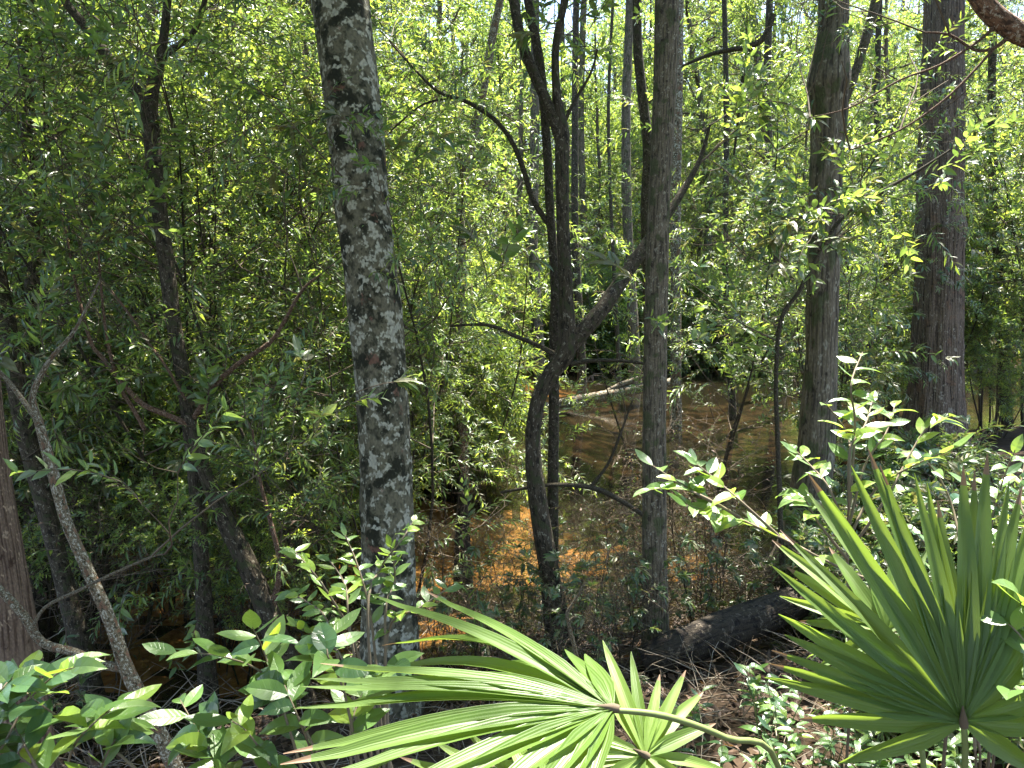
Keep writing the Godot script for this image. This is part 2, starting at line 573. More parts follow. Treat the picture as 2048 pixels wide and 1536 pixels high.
# ------------------------------------------------------------------ prototypes of the wood
func proto_tree(called: String, label: String, group: String, sd: int, height: float, r: float, bare: float, kinds: Array, bark_of: String, density: float, crown_r: float, at: Vector3, turn: float) -> Node3D:
	var rng := RandomNumberGenerator.new()
	rng.seed = sd
	var t := thing(called, label, "tree", Vector3.ZERO, group)
	var g := Geo.new()
	var pts := []
	var rad := []
	var p := Vector3(0, -0.2, 0)
	var d := Vector3.UP
	for i in 15:
		var k := i / 14.0
		pts.append(p)
		rad.append(r * lerpf(1.0, 0.22, k) * (1.35 if i == 0 else 1.0))
		d = (d + Vector3(rng.randf_range(-1, 1), 0.9, rng.randf_range(-1, 1)) * 0.09).normalized()
		p += d * height / 14.0
	tube(g, bark_of, pts, rad, 10, [3, 0.05, 0.12], 1.0, sd)
	part("trunk", g.mesh(M), t)
	var c := Geo.new()
	var ends := []
	var o := {"wander": 0.28, "rise": 0.10, "levels": 2, "bare": 0.0, "kids": [2, 2], "chance": [0.75, 0.7], "short": [0.55, 0.5], "open": 1.0, "leafy": 0, "bark": "twig"}
	var nb := int(26 * density)
	for i in nb:
		var k := lerpf(bare, 0.98, (i + rng.randf()) / nb)
		var at_p: Vector3 = (pts[int(k * 13)] as Vector3).lerp(pts[int(k * 13) + 1], fmod(k * 13, 1.0))
		var a := rng.randf() * TAU
		var reach := crown_r * (0.35 + 0.75 * sin(PI * clampf((k - bare) / (1.0 - bare) * 0.9 + 0.08, 0, 1))) * rng.randf_range(0.6, 1.1)
		grow(c, rng, at_p, Vector3(cos(a), rng.randf_range(-0.1, 0.55), sin(a)).normalized(), reach, r * 0.22, 1, o, ends)
	stamp_sprays(c, rng, ends, kinds, 1.25, 0.25, 0.62)
	part("crown", c.mesh(M), t, Transform3D(), "stuff")
	t.transform = Transform3D(Basis(Vector3.UP, turn), at)
	return t

func proto_bush(called: String, label: String, category: String, group: String, sd: int, height: float, stems: int, kinds: Array, size: float, keep: float, opt := {}) -> Node3D:
	var rng := RandomNumberGenerator.new()
	rng.seed = sd
	var t := thing(called, label, category, Vector3.ZERO, group)
	var o := {"wander": 0.2, "rise": 0.10, "levels": 3, "bare": 0.15, "kids": [2, 1, 1], "chance": [0.75, 0.75, 0.6], "short": [0.42, 0.5, 0.5], "open": 0.9, "leafy": 1, "bark": "twig"}
	o.merge(opt, true)
	var c := Geo.new()
	var ends := []
	for i in stems:
		var a := TAU * (i + rng.randf() * 0.7) / stems
		var lean := rng.randf_range(0.05, 0.45)
		var sg := Geo.new()
		var before := ends.size()
		var oo: Dictionary = o.duplicate()
		# the stem itself is a part; its side twigs go to the crown
		var p := Vector3(cos(a), 0, sin(a)) * 0.10
		p.y = -0.15
		var d := Vector3(cos(a) * lean, 1.0, sin(a) * lean).normalized()
		var ln := height * rng.randf_range(0.65, 1.05)
		var pts := [p]
		var r0: float = (0.007 + 0.0024 * height * rng.randf_range(0.7, 1.5)) * o.get("thick", 1.0)
		var rad := [r0]
		for j in 9:
			d = (d + Vector3(rng.randf_range(-1, 1), 0.35, rng.randf_range(-1, 1)) * 0.14).normalized()
			p += d * ln / 9.0
			pts.append(p)
			rad.append(lerpf(r0, r0 * 0.25, (j + 1) / 9.0))
			if (j + 1) / 9.0 > o.bare:
				for q in o.kids[0]:
					if rng.randf() < o.chance[0]:
						var b := rng.randf() * TAU
						grow(c, rng, p, Vector3(cos(b), rng.randf_range(0.0, 0.7), sin(b)).normalized(), ln * o.short[0] * rng.randf_range(0.5, 1.2) * 0.7, r0 * 0.4, 1, oo, ends)
		ends.append([p, d])
		tube(sg, o.get("stem_bark", "bark_dark"), pts, rad, 7, [3, 0.06, 0.15], 1.0, i)
		part("stem", sg.mesh(M), t)
	if kinds:
		stamp_sprays(c, rng, ends, kinds, size, 0.2, keep)
	part("crown", c.mesh(M), t, Transform3D(), "stuff")
	return t

func lay(o: Node3D, x: float, z: float, turn: float, size := Vector3.ONE, tilt := 0.0) -> void:
	o.transform = Transform3D(Basis(Vector3.UP, turn) * Basis(Vector3.RIGHT, tilt) * Basis.from_scale(size), Vector3(x, maxf(ground_y(x, z), -0.5), z))

func make_far_wood() -> void:
	var rng := RandomNumberGenerator.new()
	rng.seed = 77
	var grp := "trees of the wood beyond the creek"
	var kinds := [
		["hardwood_tree", "slender tree with bright fresh green leaves beyond the creek", ["far_a0", "far_a1", "far_a2"], 14.0, 0.13, 0.10, 2.3],
		["hardwood_tree", "slender tree with mixed mid green leaves beyond the creek", ["far_a0", "far_b1", "far_b2", "far_a2"], 16.0, 0.16, 0.16, 2.5],
		["swamp_tree", "tree with dark green leaves standing beyond the creek", ["far_b0", "far_b1", "far_b2"], 12.0, 0.12, 0.06, 2.1],
		["cypress_tree", "tall tree with fine olive feathery leaves beyond the creek", ["far_c0", "far_c1", "far_c2"], 18.0, 0.20, 0.14, 2.4]]
	var protos := []
	for i in 4:
		var k: Array = kinds[i]
		protos.append(proto_tree(k[0], k[1], grp, 200 + i, k[3], k[4], k[5], k[2], "bark_grooved", 1.0, k[6], Vector3.ZERO, 0.0))
	var spots := []
	# rows further and further back, wider and wider
	var z := -13.0
	while z > -62.0:
		var half := 4.0 - z * 0.78
		var n := int(half * 2.0 / lerpf(3.0, 4.4, clampf((-z - 13.0) / 40.0, 0, 1)))
		for i in n:
			var x := -half + (i + rng.randf()) * half * 2.0 / n
			var zz := z + rng.randf_range(-1.2, 1.2)
			if creek_distance(x, zz) > 0.6 and not (x > 0.0 and zz > -21.0 and x < 7.0):
				spots.append(Vector2(x, zz))
		z -= lerpf(3.2, 5.5, clampf((-z - 13.0) / 40.0, 0, 1))
	print("far trees ", spots.size())
	for i in spots.size():
		var s: Vector2 = spots[i]
		var k: int = i if i < 4 else [0, 1, 0, 2, 3, 1, 0, 1][rng.randi() % 8]
		if i >= 4 and s.x > 5.0 and rng.randf() < 0.45:
			k = 3
		var size := Vector3.ONE * rng.randf_range(0.8, 1.2) * (lerpf(0.55, 0.75, rng.randf()) if s.y > -44.0 and rng.randf() < 0.7 else 1.0)
		if i < 4:
			lay(protos[i], s.x, s.y, rng.randf() * TAU, size)
		else:
			copy(protos[k], Vector3(s.x, ground_y(s.x, s.y), s.y), rng.randf() * TAU, size)
	# the trees whose crowns shade the palmettos
	proto_tree("shade_tree", "leafy tree leaning over the shaded palmetto", "", 281, 9.0, 0.14, 0.42, ["far_b0", "far_b1", "far_a2"], "bark_red", 0.5, 2.0, Vector3(3.3, ground_y(3.3, -2.0), -2.0), 1.0)
	var cp := proto_tree("canopy_tree", "tree of the near bank whose crown closes overhead", "trees of the near bank overhead", 283, 11.0, 0.15, 0.40, ["far_b0", "far_b1", "far_b2"], "bark_grooved", 0.8, 2.6, Vector3(-3.6, ground_y(-3.6, 2.4), 2.4), 0.0)
	for q in [[-2.5, -0.6], [1.9, 0.9], [-1.0, 4.2], [2.3, 3.2], [5.2, 1.2], [-6.6, -0.6], [6.9, -2.6], [0.6, 7.5], [-4.4, 6.0], [5.0, 5.0], [-0.9, 1.6], [9.0, -6.0], [-8.5, -4.0]]:
		copy(cp, Vector3(q[0], ground_y(q[0], q[1]), q[1]), rng.randf() * TAU, Vector3.ONE * rng.randf_range(0.85, 1.15))
	for q in [[-3.4, -1.4, -0.2]]:
		var lt := copy(cp, Vector3(q[0], ground_y(q[0], q[1]), q[1]), rng.randf() * TAU, Vector3.ONE * 1.05)
		lt.transform.basis = Basis(Vector3.BACK, q[2]) * lt.transform.basis
	# bright saplings in the sun behind the open creek
	for i in 34:
		var x := rng.randf_range(-3.0, 16.0)
		var zz := rng.randf_range(-35.0, -23.0)
		copy(protos[0], Vector3(x, ground_y(x, zz), zz), rng.randf() * TAU, Vector3(0.7, rng.randf_range(0.65, 0.95), 0.7))
	for i in 26:
		var x := rng.randf_range(-6.0, 26.0)
		var zz := rng.randf_range(-47.0, -38.0)
		copy(protos[i % 2], Vector3(x, ground_y(x, zz), zz), rng.randf() * TAU, Vector3(1.1, rng.randf_range(1.0, 1.35), 1.1))
	# a closed wall of tall wood far behind
	for i in 46:
		var x := -46.0 + i * 2.0 + rng.randf_range(-0.8, 0.8)
		var zz := -48.0 - 14.0 * rng.randf()
		copy(protos[[0, 0, 1, 1, 3][i % 5]], Vector3(x, ground_y(x, zz), zz), rng.randf() * TAU, Vector3.ONE * rng.randf_range(1.15, 1.6))
	# bushes along the far banks and between the trees
	var b := [
		proto_bush("leafy_shrub", "leafy green shrub growing on the far creek bank", "shrub", "shrubs on the far bank", 301, 2.2, 6, ["far_a0", "far_b1", "far_a2"], 0.85, 0.45),
		proto_bush("leafy_shrub", "dark green shrub growing on the far creek bank", "shrub", "shrubs on the far bank", 302, 1.7, 7, ["far_b0", "far_b1", "far_a2"], 0.8, 0.4),
		proto_bush("leafy_shrub", "fine leaved olive shrub growing on the far creek bank", "shrub", "shrubs on the far bank", 303, 2.6, 5, ["far_c0", "far_c1", "far_b2"], 0.85, 0.45)]
	var bs := []
	for i in 150:
		var zz := -9.0 - 26.0 * pow(rng.randf(), 1.3)
		var x := rng.randf_range(-1.0, 1.0) * (3.0 - zz * 0.78)
		var dd := creek_distance(x, zz)
		if dd > 0.15 and (x < 0.6 or zz < -20.5 or x > 5.0) and not (x > 3.0 and zz > -15.0):
			bs.append(Vector2(x, zz))
	for x in [-5.4, -4.6, -3.9, -3.1, -2.5, -1.9, -1.5]:                   # right along the water, near the peninsula
		bs.append(Vector2(x, -9.4 - 0.5 * rng.randf()))
	for i in 12:
		bs.append(Vector2(0.2 + i * 0.8, -21.6 - 0.8 * rng.randf()))
	bs.append(Vector2(-0.95, -10.0)); bs.append(Vector2(-1.25, -9.6)); bs.append(Vector2(-0.75, -11.0))
	print("far bushes ", bs.size())
	for i in bs.size():
		var s: Vector2 = bs[i]
		var k := i if i < 3 else rng.randi() % 3
		var size := Vector3.ONE * rng.randf_range(0.75, 1.25)
		if i < 3:
			lay(b[i], s.x, s.y, rng.randf() * TAU, size)
		else:
			copy(b[k], Vector3(s.x, ground_y(s.x, s.y), s.y), rng.randf() * TAU, size)

# ------------------------------------------------------------------ trees one can tell apart
# stem: bottom to top, [px, py, width px, (depth)]; limbs: the same with a depth first; up: metres that go on above the last point
func hero(called: String, label: String, category: String, bark_of: String, d: float, stem: Array, o := {}) -> Node3D:
	var rng := RandomNumberGenerator.new()
	rng.seed = hash(label)
	var q := trunk_px(stem, d)
	var pts: Array = q[0]
	var rad: Array = q[1]
	var b: Vector3 = pts[0]
	if o.get("root", true):
		var lean: Vector3 = b - pts[1]
		lean = lean / maxf(-lean.y, 0.2)
		var gy := ground_y(b.x, b.z)
		if b.y > gy + 0.05:
			var down := b.y - gy
			b = b + Vector3(lean.x, 0, lean.z).limit_length(0.5) * down
			b.y = ground_y(b.x, b.z) + 0.02
			pts.push_front(b)
			rad.push_front(rad[0] * o.get("flare", 1.25))
		pts.push_front(Vector3(b.x, ground_y(b.x, b.z) - 0.25, b.z))
		rad.push_front(rad[0] * 1.1)
		b.y = ground_y(b.x, b.z)
	var up: float = o.get("up", 0.0)
	var first_top := pts.size() - 1
	if up > 0.0:
		var p: Vector3 = pts[-1]
		var dir: Vector3 = (p - (pts[-2] as Vector3)).normalized()
		var r: float = rad[-1]
		for i in 6:
			dir = (dir + Vector3(rng.randf_range(-0.1, 0.1), 0.25, rng.randf_range(-0.1, 0.1))).normalized()
			p += dir * up / 6.0
			pts.append(p)
			rad.append(lerpf(r, r * 0.2, (i + 1) / 6.0))
	var t := thing(called, label, category, b, o.get("group", ""))
	var g := Geo.new()
	var sm := smooth_path(pts, rad, o.get("sub", 5))
	tube(g, bark_of, sm[0], sm[1], o.get("sides", 16), o.get("flute", [3, 0.03, 0.10]), o.get("uvs", 1.0), float(hash(label) % 97))
	local_part(o.get("stem_name", "trunk"), g, t)
	var c := Geo.new()
	var ends := []
	var go := {"wander": 0.28, "rise": 0.08, "levels": 3, "bare": 0.0, "kids": [2, 2, 1], "chance": [0.8, 0.7, 0.5], "short": [0.5, 0.5, 0.5], "open": 1.0, "leafy": 2, "bark": "twig"}
	for l in o.get("limbs", []):
		var lq := trunk_px(l.slice(1), l[0], o.get("limb_k", 1.0))
		var lp: Array = lq[0]
		var lr: Array = lq[1]
		var lg := Geo.new()
		var ls := smooth_path(lp, lr, 4)
		tube(lg, o.get("limb_bark", bark_of), ls[0], ls[1], 10, [3, 0.03, 0.08], 1.0, rng.randf() * 50.0)
		local_part("limb", lg, t)
		if o.get("limb_twigs", true):
			for i in range(lp.size() - 3, lp.size() - 1):
				if i > 0:
					grow(c, rng, lp[i + 1], ((lp[i + 1] as Vector3) - (lp[i] as Vector3)).normalized().lerp(Vector3(rng.randf_range(-1, 1), rng.randf_range(-0.2, 1), rng.randf_range(-1, 1)), 0.6).normalized(), rng.randf_range(0.4, 0.9), maxf(float(lr[i + 1]) * 0.5, 0.004), 2, go, ends)
	var kinds: Array = o.get("kinds", ["far_a0", "far_b1", "far_b2"])
	if up > 0.0:
		var n: int = o.get("boughs", 12)
		for i in n:
			var k := int(lerpf(first_top + 1, pts.size() - 1, sqrt((i + rng.randf()) / n)))
			var a := rng.randf() * TAU
			grow(c, rng, pts[k], Vector3(cos(a), rng.randf_range(0.0, 0.7), sin(a)).normalized(), o.get("reach", 1.6) * rng.randf_range(0.6, 1.2), float(rad[k]) * 0.4, 1, go, ends)
	for i in o.get("twigs", 0):                            # small twigs straight off the stem, in view
		var k := rng.randi_range(int(sm[0].size() * 0.25), int(sm[0].size() * 0.75))
		var a := rng.randf() * TAU
		grow(c, rng, sm[0][k], Vector3(cos(a), rng.randf_range(-0.1, 0.6), sin(a)).normalized(), rng.randf_range(0.35, 0.9), 0.006, 2, go, ends)
	if c.s or ends:
		if kinds:
			stamp_sprays(c, rng, ends, kinds, o.get("size", 1.0), 0.2, o.get("keep", 0.42))
		local_part("crown" if kinds else "twigs", c, t, "stuff")
	return t

func make_hero_trees() -> void:
	var mid := ["mid_a0", "mid_a1", "mid_b2", "mid_a2"]
	hero("hardwood_tree", "thick mottled trunk with pale lichen and black moss blotches", "tree", "bark_mottled", 4.3,
		[[779, 1240, 108], [776, 1100, 104], [773, 1000, 103], [765, 800, 101], [748, 600, 105], [724, 400, 106], [706, 200, 112], [680, 0, 112], [668, -120, 110]],
		{"up": 7.5, "sides": 40, "flute": [2, 0.02, 0.09], "sub": 10, "uvs": 1.0, "flare": 1.2, "boughs": 7, "reach": 1.8})
	hero("crooked_tree", "dark crooked tree with an S bent trunk and a long slanting limb", "tree", "bark_dark", 5.0,
		[[1112, 1230, 52], [1100, 1150, 42], [1076, 1000, 38], [1066, 900, 31], [1074, 810, 30], [1100, 752, 33], [1133, 700, 40], [1133, 600, 29], [1126, 450, 26], [1124, 330, 28], [1124, 270, 30], [1113, 180, 17], [1112, 90, 15], [1130, 0, 15], [1150, -80, 14]],
		{"up": 4.0, "sides": 18, "sub": 6, "boughs": 8, "reach": 1.4, "kinds": mid, "size": 1.2, "limbs": [
			[5.0, [1124, 285, 26], [1098, 215, 23], [1065, 140, 22], [1040, 70, 21], [1022, -40, 20], [1005, -200, 15], [1010, -420, 7]],
			[5.0, [1138, 692, 34], [1200, 622, 32, 5.05], [1250, 550, 28, 5.2], [1300, 478, 25, 5.3], [1338, 425, 18, 5.4], [1395, 330, 10, 5.5], [1420, 250, 5, 5.5]],
			[5.0, [1120, 715, 14], [1075, 690, 9], [1030, 672, 9], [975, 650, 7], [900, 652, 4]],
			[5.0, [1140, 728, 12], [1200, 720, 7], [1290, 727, 6], [1350, 745, 3]],
			[5.0, [1131, 240, 8], [1150, 200, 7], [1180, 150, 5], [1195, 100, 3]]], "keep": 0.5})
	hero("slender_tree", "straight slender tree rising close behind the S bent trunk", "tree", "bark_dark", 5.25,
		[[1106, 1180, 24], [1106, 1000, 23], [1108, 850, 22], [1108, 700, 20], [1110, 560, 19], [1100, 420, 18], [1094, 290, 18], [1080, 130, 19], [1056, 0, 18], [1040, -100, 17]],
		{"up": 5.0, "sides": 12, "boughs": 7, "kinds": mid, "size": 1.2, "limbs": [
			[5.25, [1100, 452, 12], [1066, 400, 11], [1047, 340, 11], [1022, 280, 10], [985, 236, 9], [930, 202, 8], [880, 186, 6], [835, 145, 5], [778, 82, 3]],
			[5.25, [912, 196, 5], [850, 207, 4], [800, 245, 4], [775, 270, 2]]], "keep": 0.35})
	hero("hardwood_tree", "straight grey brown trunk with fine vertical furrows beside the slanting limb", "tree", "bark_grooved", 4.6,
		[[1312, 1290, 58], [1310, 1150, 50], [1309, 1000, 48], [1309, 850, 47], [1311, 700, 46], [1314, 550, 46], [1318, 400, 43], [1325, 280, 44], [1332, 120, 48], [1334, 0, 48], [1336, -100, 47]],
		{"up": 7.0, "sides": 26, "sub": 7, "uvs": 1.0, "boughs": 5, "reach": 1.3, "flute": [7, 0.02, 0.05]})
	hero("hardwood_tree", "dark furrowed trunk with a bulge high up and a flared foot at the creek", "tree", "bark_grooved", 6.5,
		[[1612, 1080, 100], [1622, 980, 78], [1632, 900, 70], [1638, 800, 65], [1643, 700, 58], [1645, 600, 60], [1648, 480, 60], [1650, 400, 60], [1655, 300, 62], [1657, 220, 70], [1657, 170, 84], [1660, 130, 74], [1667, 60, 58], [1668, 0, 56], [1670, -120, 54]],
		{"up": 7.0, "sides": 32, "sub": 6, "flute": [9, 0.035, 0.08], "flare": 1.4, "boughs": 6, "reach": 1.6, "limbs": [
			[6.7, [1690, 205, 14], [1712, 140, 17], [1732, 75, 19], [1752, 0, 20], [1775, -130, 16], [1790, -300, 7]]]})
	hero("cypress_tree", "massive cypress trunk with stringy ridged bark and a ring shaped burl", "tree", "bark_cypress", 10.0,
		[[1868, 880, 124], [1870, 820, 105], [1873, 740, 92], [1877, 600, 86], [1879, 510, 84], [1880, 462, 92], [1880, 440, 84], [1880, 370, 82], [1884, 240, 78], [1886, 100, 72], [1888, 0, 70], [1890, -150, 66]],
		{"up": 9.0, "sides": 44, "sub": 6, "flute": [11, 0.045, 0.05], "flare": 1.3, "kinds": ["far_c0", "far_c1"], "boughs": 14, "reach": 2.6, "uvs": 2.0})
	hero("forked_tree", "dark tree that forks into a wide Y among the leafy saplings", "tree", "bark_dark", 4.7,
		[[412, 1290, 34], [405, 1150, 30], [395, 1000, 28], [385, 900, 28], [368, 760, 28], [347, 640, 29], [330, 500, 30], [314, 380, 30], [303, 260, 32], [299, 200, 33], [318, 130, 20], [328, 70, 17], [335, 0, 16], [340, -120, 14]],
		{"up": 4.5, "sides": 16, "boughs": 8, "kinds": mid, "size": 1.3, "limbs": [
			[4.7, [297, 205, 28], [270, 178, 24], [236, 142, 21], [200, 92, 20], [165, 45, 18], [130, 0, 16], [100, -80, 10]],
			[4.7, [322, 118, 11], [360, 88, 12], [388, 62, 11], [410, 0, 10], [425, -80, 7]]], "keep": 0.5})
	hero("swamp_tree", "upright dark trunk at the creek edge behind the leaning lichen covered sapling", "tree", "bark_dark", 6.0,
		[[70, 1080, 40], [68, 900, 34], [66, 750, 31], [66, 560, 30], [62, 380, 28], [52, 180, 26], [48, 0, 24], [45, -100, 22]], {"up": 5.0, "boughs": 8, "kinds": mid, "size": 1.3})
	hero("swamp_tree", "leaning dark trunk with scarred bark beside the upright dark one", "tree", "bark_dark", 4.8,
		[[120, 1130, 34], [90, 1010, 34], [55, 880, 36], [25, 720, 36], [-2, 560, 32], [-30, 400, 28]], {"up": 4.0, "boughs": 6, "kinds": mid, "size": 1.2})
	hero("cedar_tree", "reddish brown trunk with peeling stringy bark at the water", "tree", "bark_stringy", 3.3,
		[[38, 1370, 92], [30, 1280, 80], [12, 1130, 66], [-10, 980, 60], [-30, 800, 58], [-60, 500, 54]], {"up": 6.0, "sides": 30, "flute": [8, 0.05, 0.06], "boughs": 8, "reach": 1.5, "uvs": 1.0})
	hero("leaning_sapling", "pale lichen covered sapling leaning over the water with a low forked branch", "sapling", "bark_pale", 2.55,
		[[352, 1540, 31], [305, 1440, 30], [255, 1340, 27], [220, 1240, 24], [172, 1132, 22], [132, 1040, 21], [103, 935, 20], [78, 845, 17], [66, 790, 12], [100, 720, 9], [150, 660, 7], [200, 560, 4]],
		{"sides": 16, "sub": 6, "flute": [3, 0.03, 0.12], "limbs": [
			[2.55, [246, 1335, 21], [200, 1328, 18], [150, 1305, 17], [85, 1285, 17], [50, 1235, 17], [15, 1195, 16], [-30, 1150, 14]],
			[2.5, [62, 1265, 8], [90, 1215, 7], [160, 1180, 7], [220, 1150, 6], [300, 1115, 5], [330, 1108, 3]],
			[2.5, [80, 850, 10], [45, 800, 10], [10, 755, 9], [-30, 720, 8]]], "kinds": ["mid_a0", "mid_b1"], "keep": 0.35, "size": 0.7})
	hero("leaning_tree", "dark leaning tree with reddish forked limbs at the creek edge", "tree", "bark_dark", 4.6,
		[[552, 1275, 48], [525, 1200, 42], [490, 1120, 40], [455, 1050, 36], [428, 990, 30], [405, 930, 26], [388, 860, 21], [377, 830, 18]],
		{"sides": 16, "limb_k": 0.7, "limb_bark": "bark_red", "limbs": [
			[4.6, [380, 850, 17], [340, 832, 16], [285, 808, 16], [245, 765, 15], [205, 715, 13], [180, 680, 11], [150, 560, 8], [120, 400, 5]],
			[4.6, [290, 860, 12], [265, 815, 12], [235, 760, 11], [210, 650, 8], [195, 480, 5]],
			[4.6, [385, 840, 15], [430, 770, 15], [480, 725, 14], [540, 685, 13], [570, 640, 11], [605, 580, 9], [640, 550, 6]],
			[4.55, [372, 800, 8], [330, 730, 8], [300, 690, 8], [260, 630, 7], [222, 580, 4]],
			[4.6, [545, 1215, 20], [560, 1130, 16], [540, 1040, 13], [520, 960, 10], [505, 860, 6]]], "kinds": mid, "keep": 0.7, "size": 0.9})
	hero("slender_tree", "thin kinked tree with pale bark leaning over the leafy bank", "tree", "bark_pale", 9.0,
		[[922, 760, 17], [918, 640, 17], [926, 540, 17], [920, 430, 19], [935, 330, 18], [962, 205, 17], [982, 90, 16], [1000, 0, 15], [1015, -90, 14]], {"up": 5.0, "sides": 10, "boughs": 8})
	hero("slender_tree", "thin wavy dark tree close against the furrowed trunk", "tree", "bark_dark", 7.4,
		[[1300, 700, 22], [1296, 550, 22], [1292, 420, 22], [1296, 300, 21], [1286, 200, 20], [1276, 100, 19], [1274, 0, 18], [1270, -100, 17]], {"up": 5.0, "sides": 10, "boughs": 7, "kinds": mid, "size": 1.4})
	hero("slender_tree", "pale straight trunk half hidden behind the furrowed trunk", "tree", "bark_pale", 13.0,
		[[1352, 760, 22], [1352, 400, 20], [1356, 200, 20], [1358, 0, 20], [1360, -100, 19]], {"up": 7.0, "sides": 10, "boughs": 8})
	hero("tree_stump", "blackened broken stump standing in the orange shallows", "stump", "wood_wet", 6.6,
		[[926, 1120, 34], [925, 1050, 28], [928, 1000, 26], [922, 965, 20], [925, 950, 6]], {"sides": 14, "kinds": [], "flute": [5, 0.08, 0.15]})
	for q in [[1066, 480, 20, 18.0, 0], [1150, 470, 15, 19.0, 1], [1167, 430, 14, 22.0, 0], [1256, 470, 20, 18.5, 0], [1222, 420, 7, 18.0, 1], [1540, 330, 16, 17.0, 1], [620, 200, 24, 12.0, 0], [515, 420, 20, 11.0, 1], [430, 600, 18, 8.0, 1], [395, 330, 14, 8.5, 1], [450, 240, 12, 9.0, 0], [1985, 300, 16, 12.0, 1], [1450, 520, 12, 14.0, 1], [1760, 380, 13, 13.0, 1]]:
		hero("slender_tree", "slender bare trunk standing among the sunlit foliage" if q[4] == 0 else "thin dark trunk standing among the sunlit foliage", "tree", "bark_grooved" if q[4] == 0 else "bark_dark", q[3],
			[[q[0] + 3, q[1] + 60, q[2] * 1.1], [q[0], q[1], q[2]], [q[0] - 6 + q[0] % 11, q[1] * 0.5, q[2] * 0.95], [q[0] + q[0] % 17 - 8, -60, q[2] * 0.85]], {"up": 6.0, "sides": 9, "boughs": 9, "group": "slender trunks in the sunlit wood"})
	# limbs that reach in from trees beside the frame
	hero("overhanging_branch", "stout brown bough reaching in overhead with fine dead twigs", "branch", "bark_red", 2.6,
		[[2300, 140, 52], [2130, 92, 48], [2048, 70, 42], [2008, 46, 40], [1975, 18, 38], [1945, -30, 36], [1890, -160, 30]], {"root": false, "stem_name": "bough", "kinds": [], "limbs": [
			[2.6, [2030, 62, 12], [1990, 95, 7], [1950, 100, 6], [1900, 70, 5], [1850, 65, 3]],
			[2.6, [2000, 40, 8], [1960, 80, 6], [1880, 130, 5], [1800, 160, 4], [1700, 215, 3], [1620, 235, 2]],
			[2.6, [1990, 95, 6], [1900, 190, 5], [1800, 260, 4], [1700, 300, 3]]]})
	hero("dead_branch", "crooked dry branch hanging between the two furrowed trunks", "branch", "bark_dark", 6.0,
		[[1545, 30, 14], [1530, 72, 12], [1500, 92, 11], [1430, 106, 8], [1365, 132, 5]], {"root": false, "stem_name": "bough", "kinds": ["dead0", "mid_b1"], "keep": 0.3, "limbs": [
			[6.0, [1502, 92, 9], [1487, 150, 8], [1477, 230, 6], [1468, 310, 4]]]})
	hero("leaning_sapling", "thin bowed sapling with bare shoots crossing the dark furrowed trunk", "sapling", "bark_dark", 5.2,
		[[1556, 900, 10], [1552, 760, 9], [1562, 640, 9], [1600, 580, 8], [1640, 500, 8], [1690, 430, 8], [1750, 390, 7], [1830, 345, 6], [1900, 300, 4]], {"sides": 8, "kinds": mid, "keep": 0.5, "twigs": 10})

# ------------------------------------------------------------------ saplings and thickets
const MARKS := [["mottled trunk", -0.72, -4.3], ["S bent trunk", 0.25, -5.0], ["straight furrowed trunk", 0.9, -4.6], ["bulged trunk", 2.7, -6.4], ["burled cypress", 5.8, -9.8], ["forked dark tree", -2.0, -4.7], ["stringy barked trunk", -2.2, -3.3], ["dark leaning tree", -1.5, -4.7], ["blackened stump", -0.45, -6.6], ["pale kinked tree", -0.6, -9.0], ["tall palm fan", 0.8, -1.3]]
func placed_label(what: String, x: float, z: float) -> String:
	var d := []
	for m in MARKS:
		d.append([Vector2(x - m[1], z - m[2]).length(), m[0], m[2]])
	d.sort_custom(func(p, q): return p[0] < q[0])
	if d[0][0] < 0.9:
		return "%s close beside the %s" % [what, d[0][1]]
	if d[0][0] > 2.2:
		return "%s on the bank well behind the %s" % [what, d[0][1]] if z < d[0][2] else "%s some way before the %s" % [what, d[0][1]]
	return "%s between the %s and the %s" % [what, d[0][1], d[1][1]]

func big_leaves(t: Node3D, rng: RandomNumberGenerator, n: int, height: float) -> void:       # whorls of leaves large enough to pick apart
	var made := 0
	while made < n:
		var a := rng.randf() * TAU
		var r := rng.randf_range(0.15, 0.75)
		var c := Vector3(cos(a) * r, height * rng.randf_range(0.25, 0.95), sin(a) * r)
		var axis := Vector3(cos(a) * 0.7, rng.randf_range(0.1, 0.8), sin(a) * 0.7).normalized()
		var g := Geo.new()
		tube(g, "twig", [Vector3(c.x * 0.15, c.y - 0.35, c.z * 0.15), c - axis * 0.12 + Vector3(0, -0.06, 0), c], [0.006, 0.004, 0.003], 4)
		var tw := part("twig", g.mesh(M), t)
		var k := rng.randi_range(5, 8)
		for i in k:
			var b := TAU * i / k + rng.randf() * 0.4
			var x := axis.cross(Vector3(0.2, 0.1, 1)).normalized()
			var out := x * cos(b) + axis.cross(x) * sin(b)
			var l := rng.randf_range(0.09, 0.15)
			add_leaf(tw, ["leaf_deep", "leaf_mid", "leaf_fresh", "shrub_leaf_deep"][rng.randi() % 4], rng.randi() % 3 + 3, c, (out + axis * rng.randf_range(0.1, 0.8)).normalized(), (axis + Vector3.UP * 0.6).normalized(), l)
			made += 1

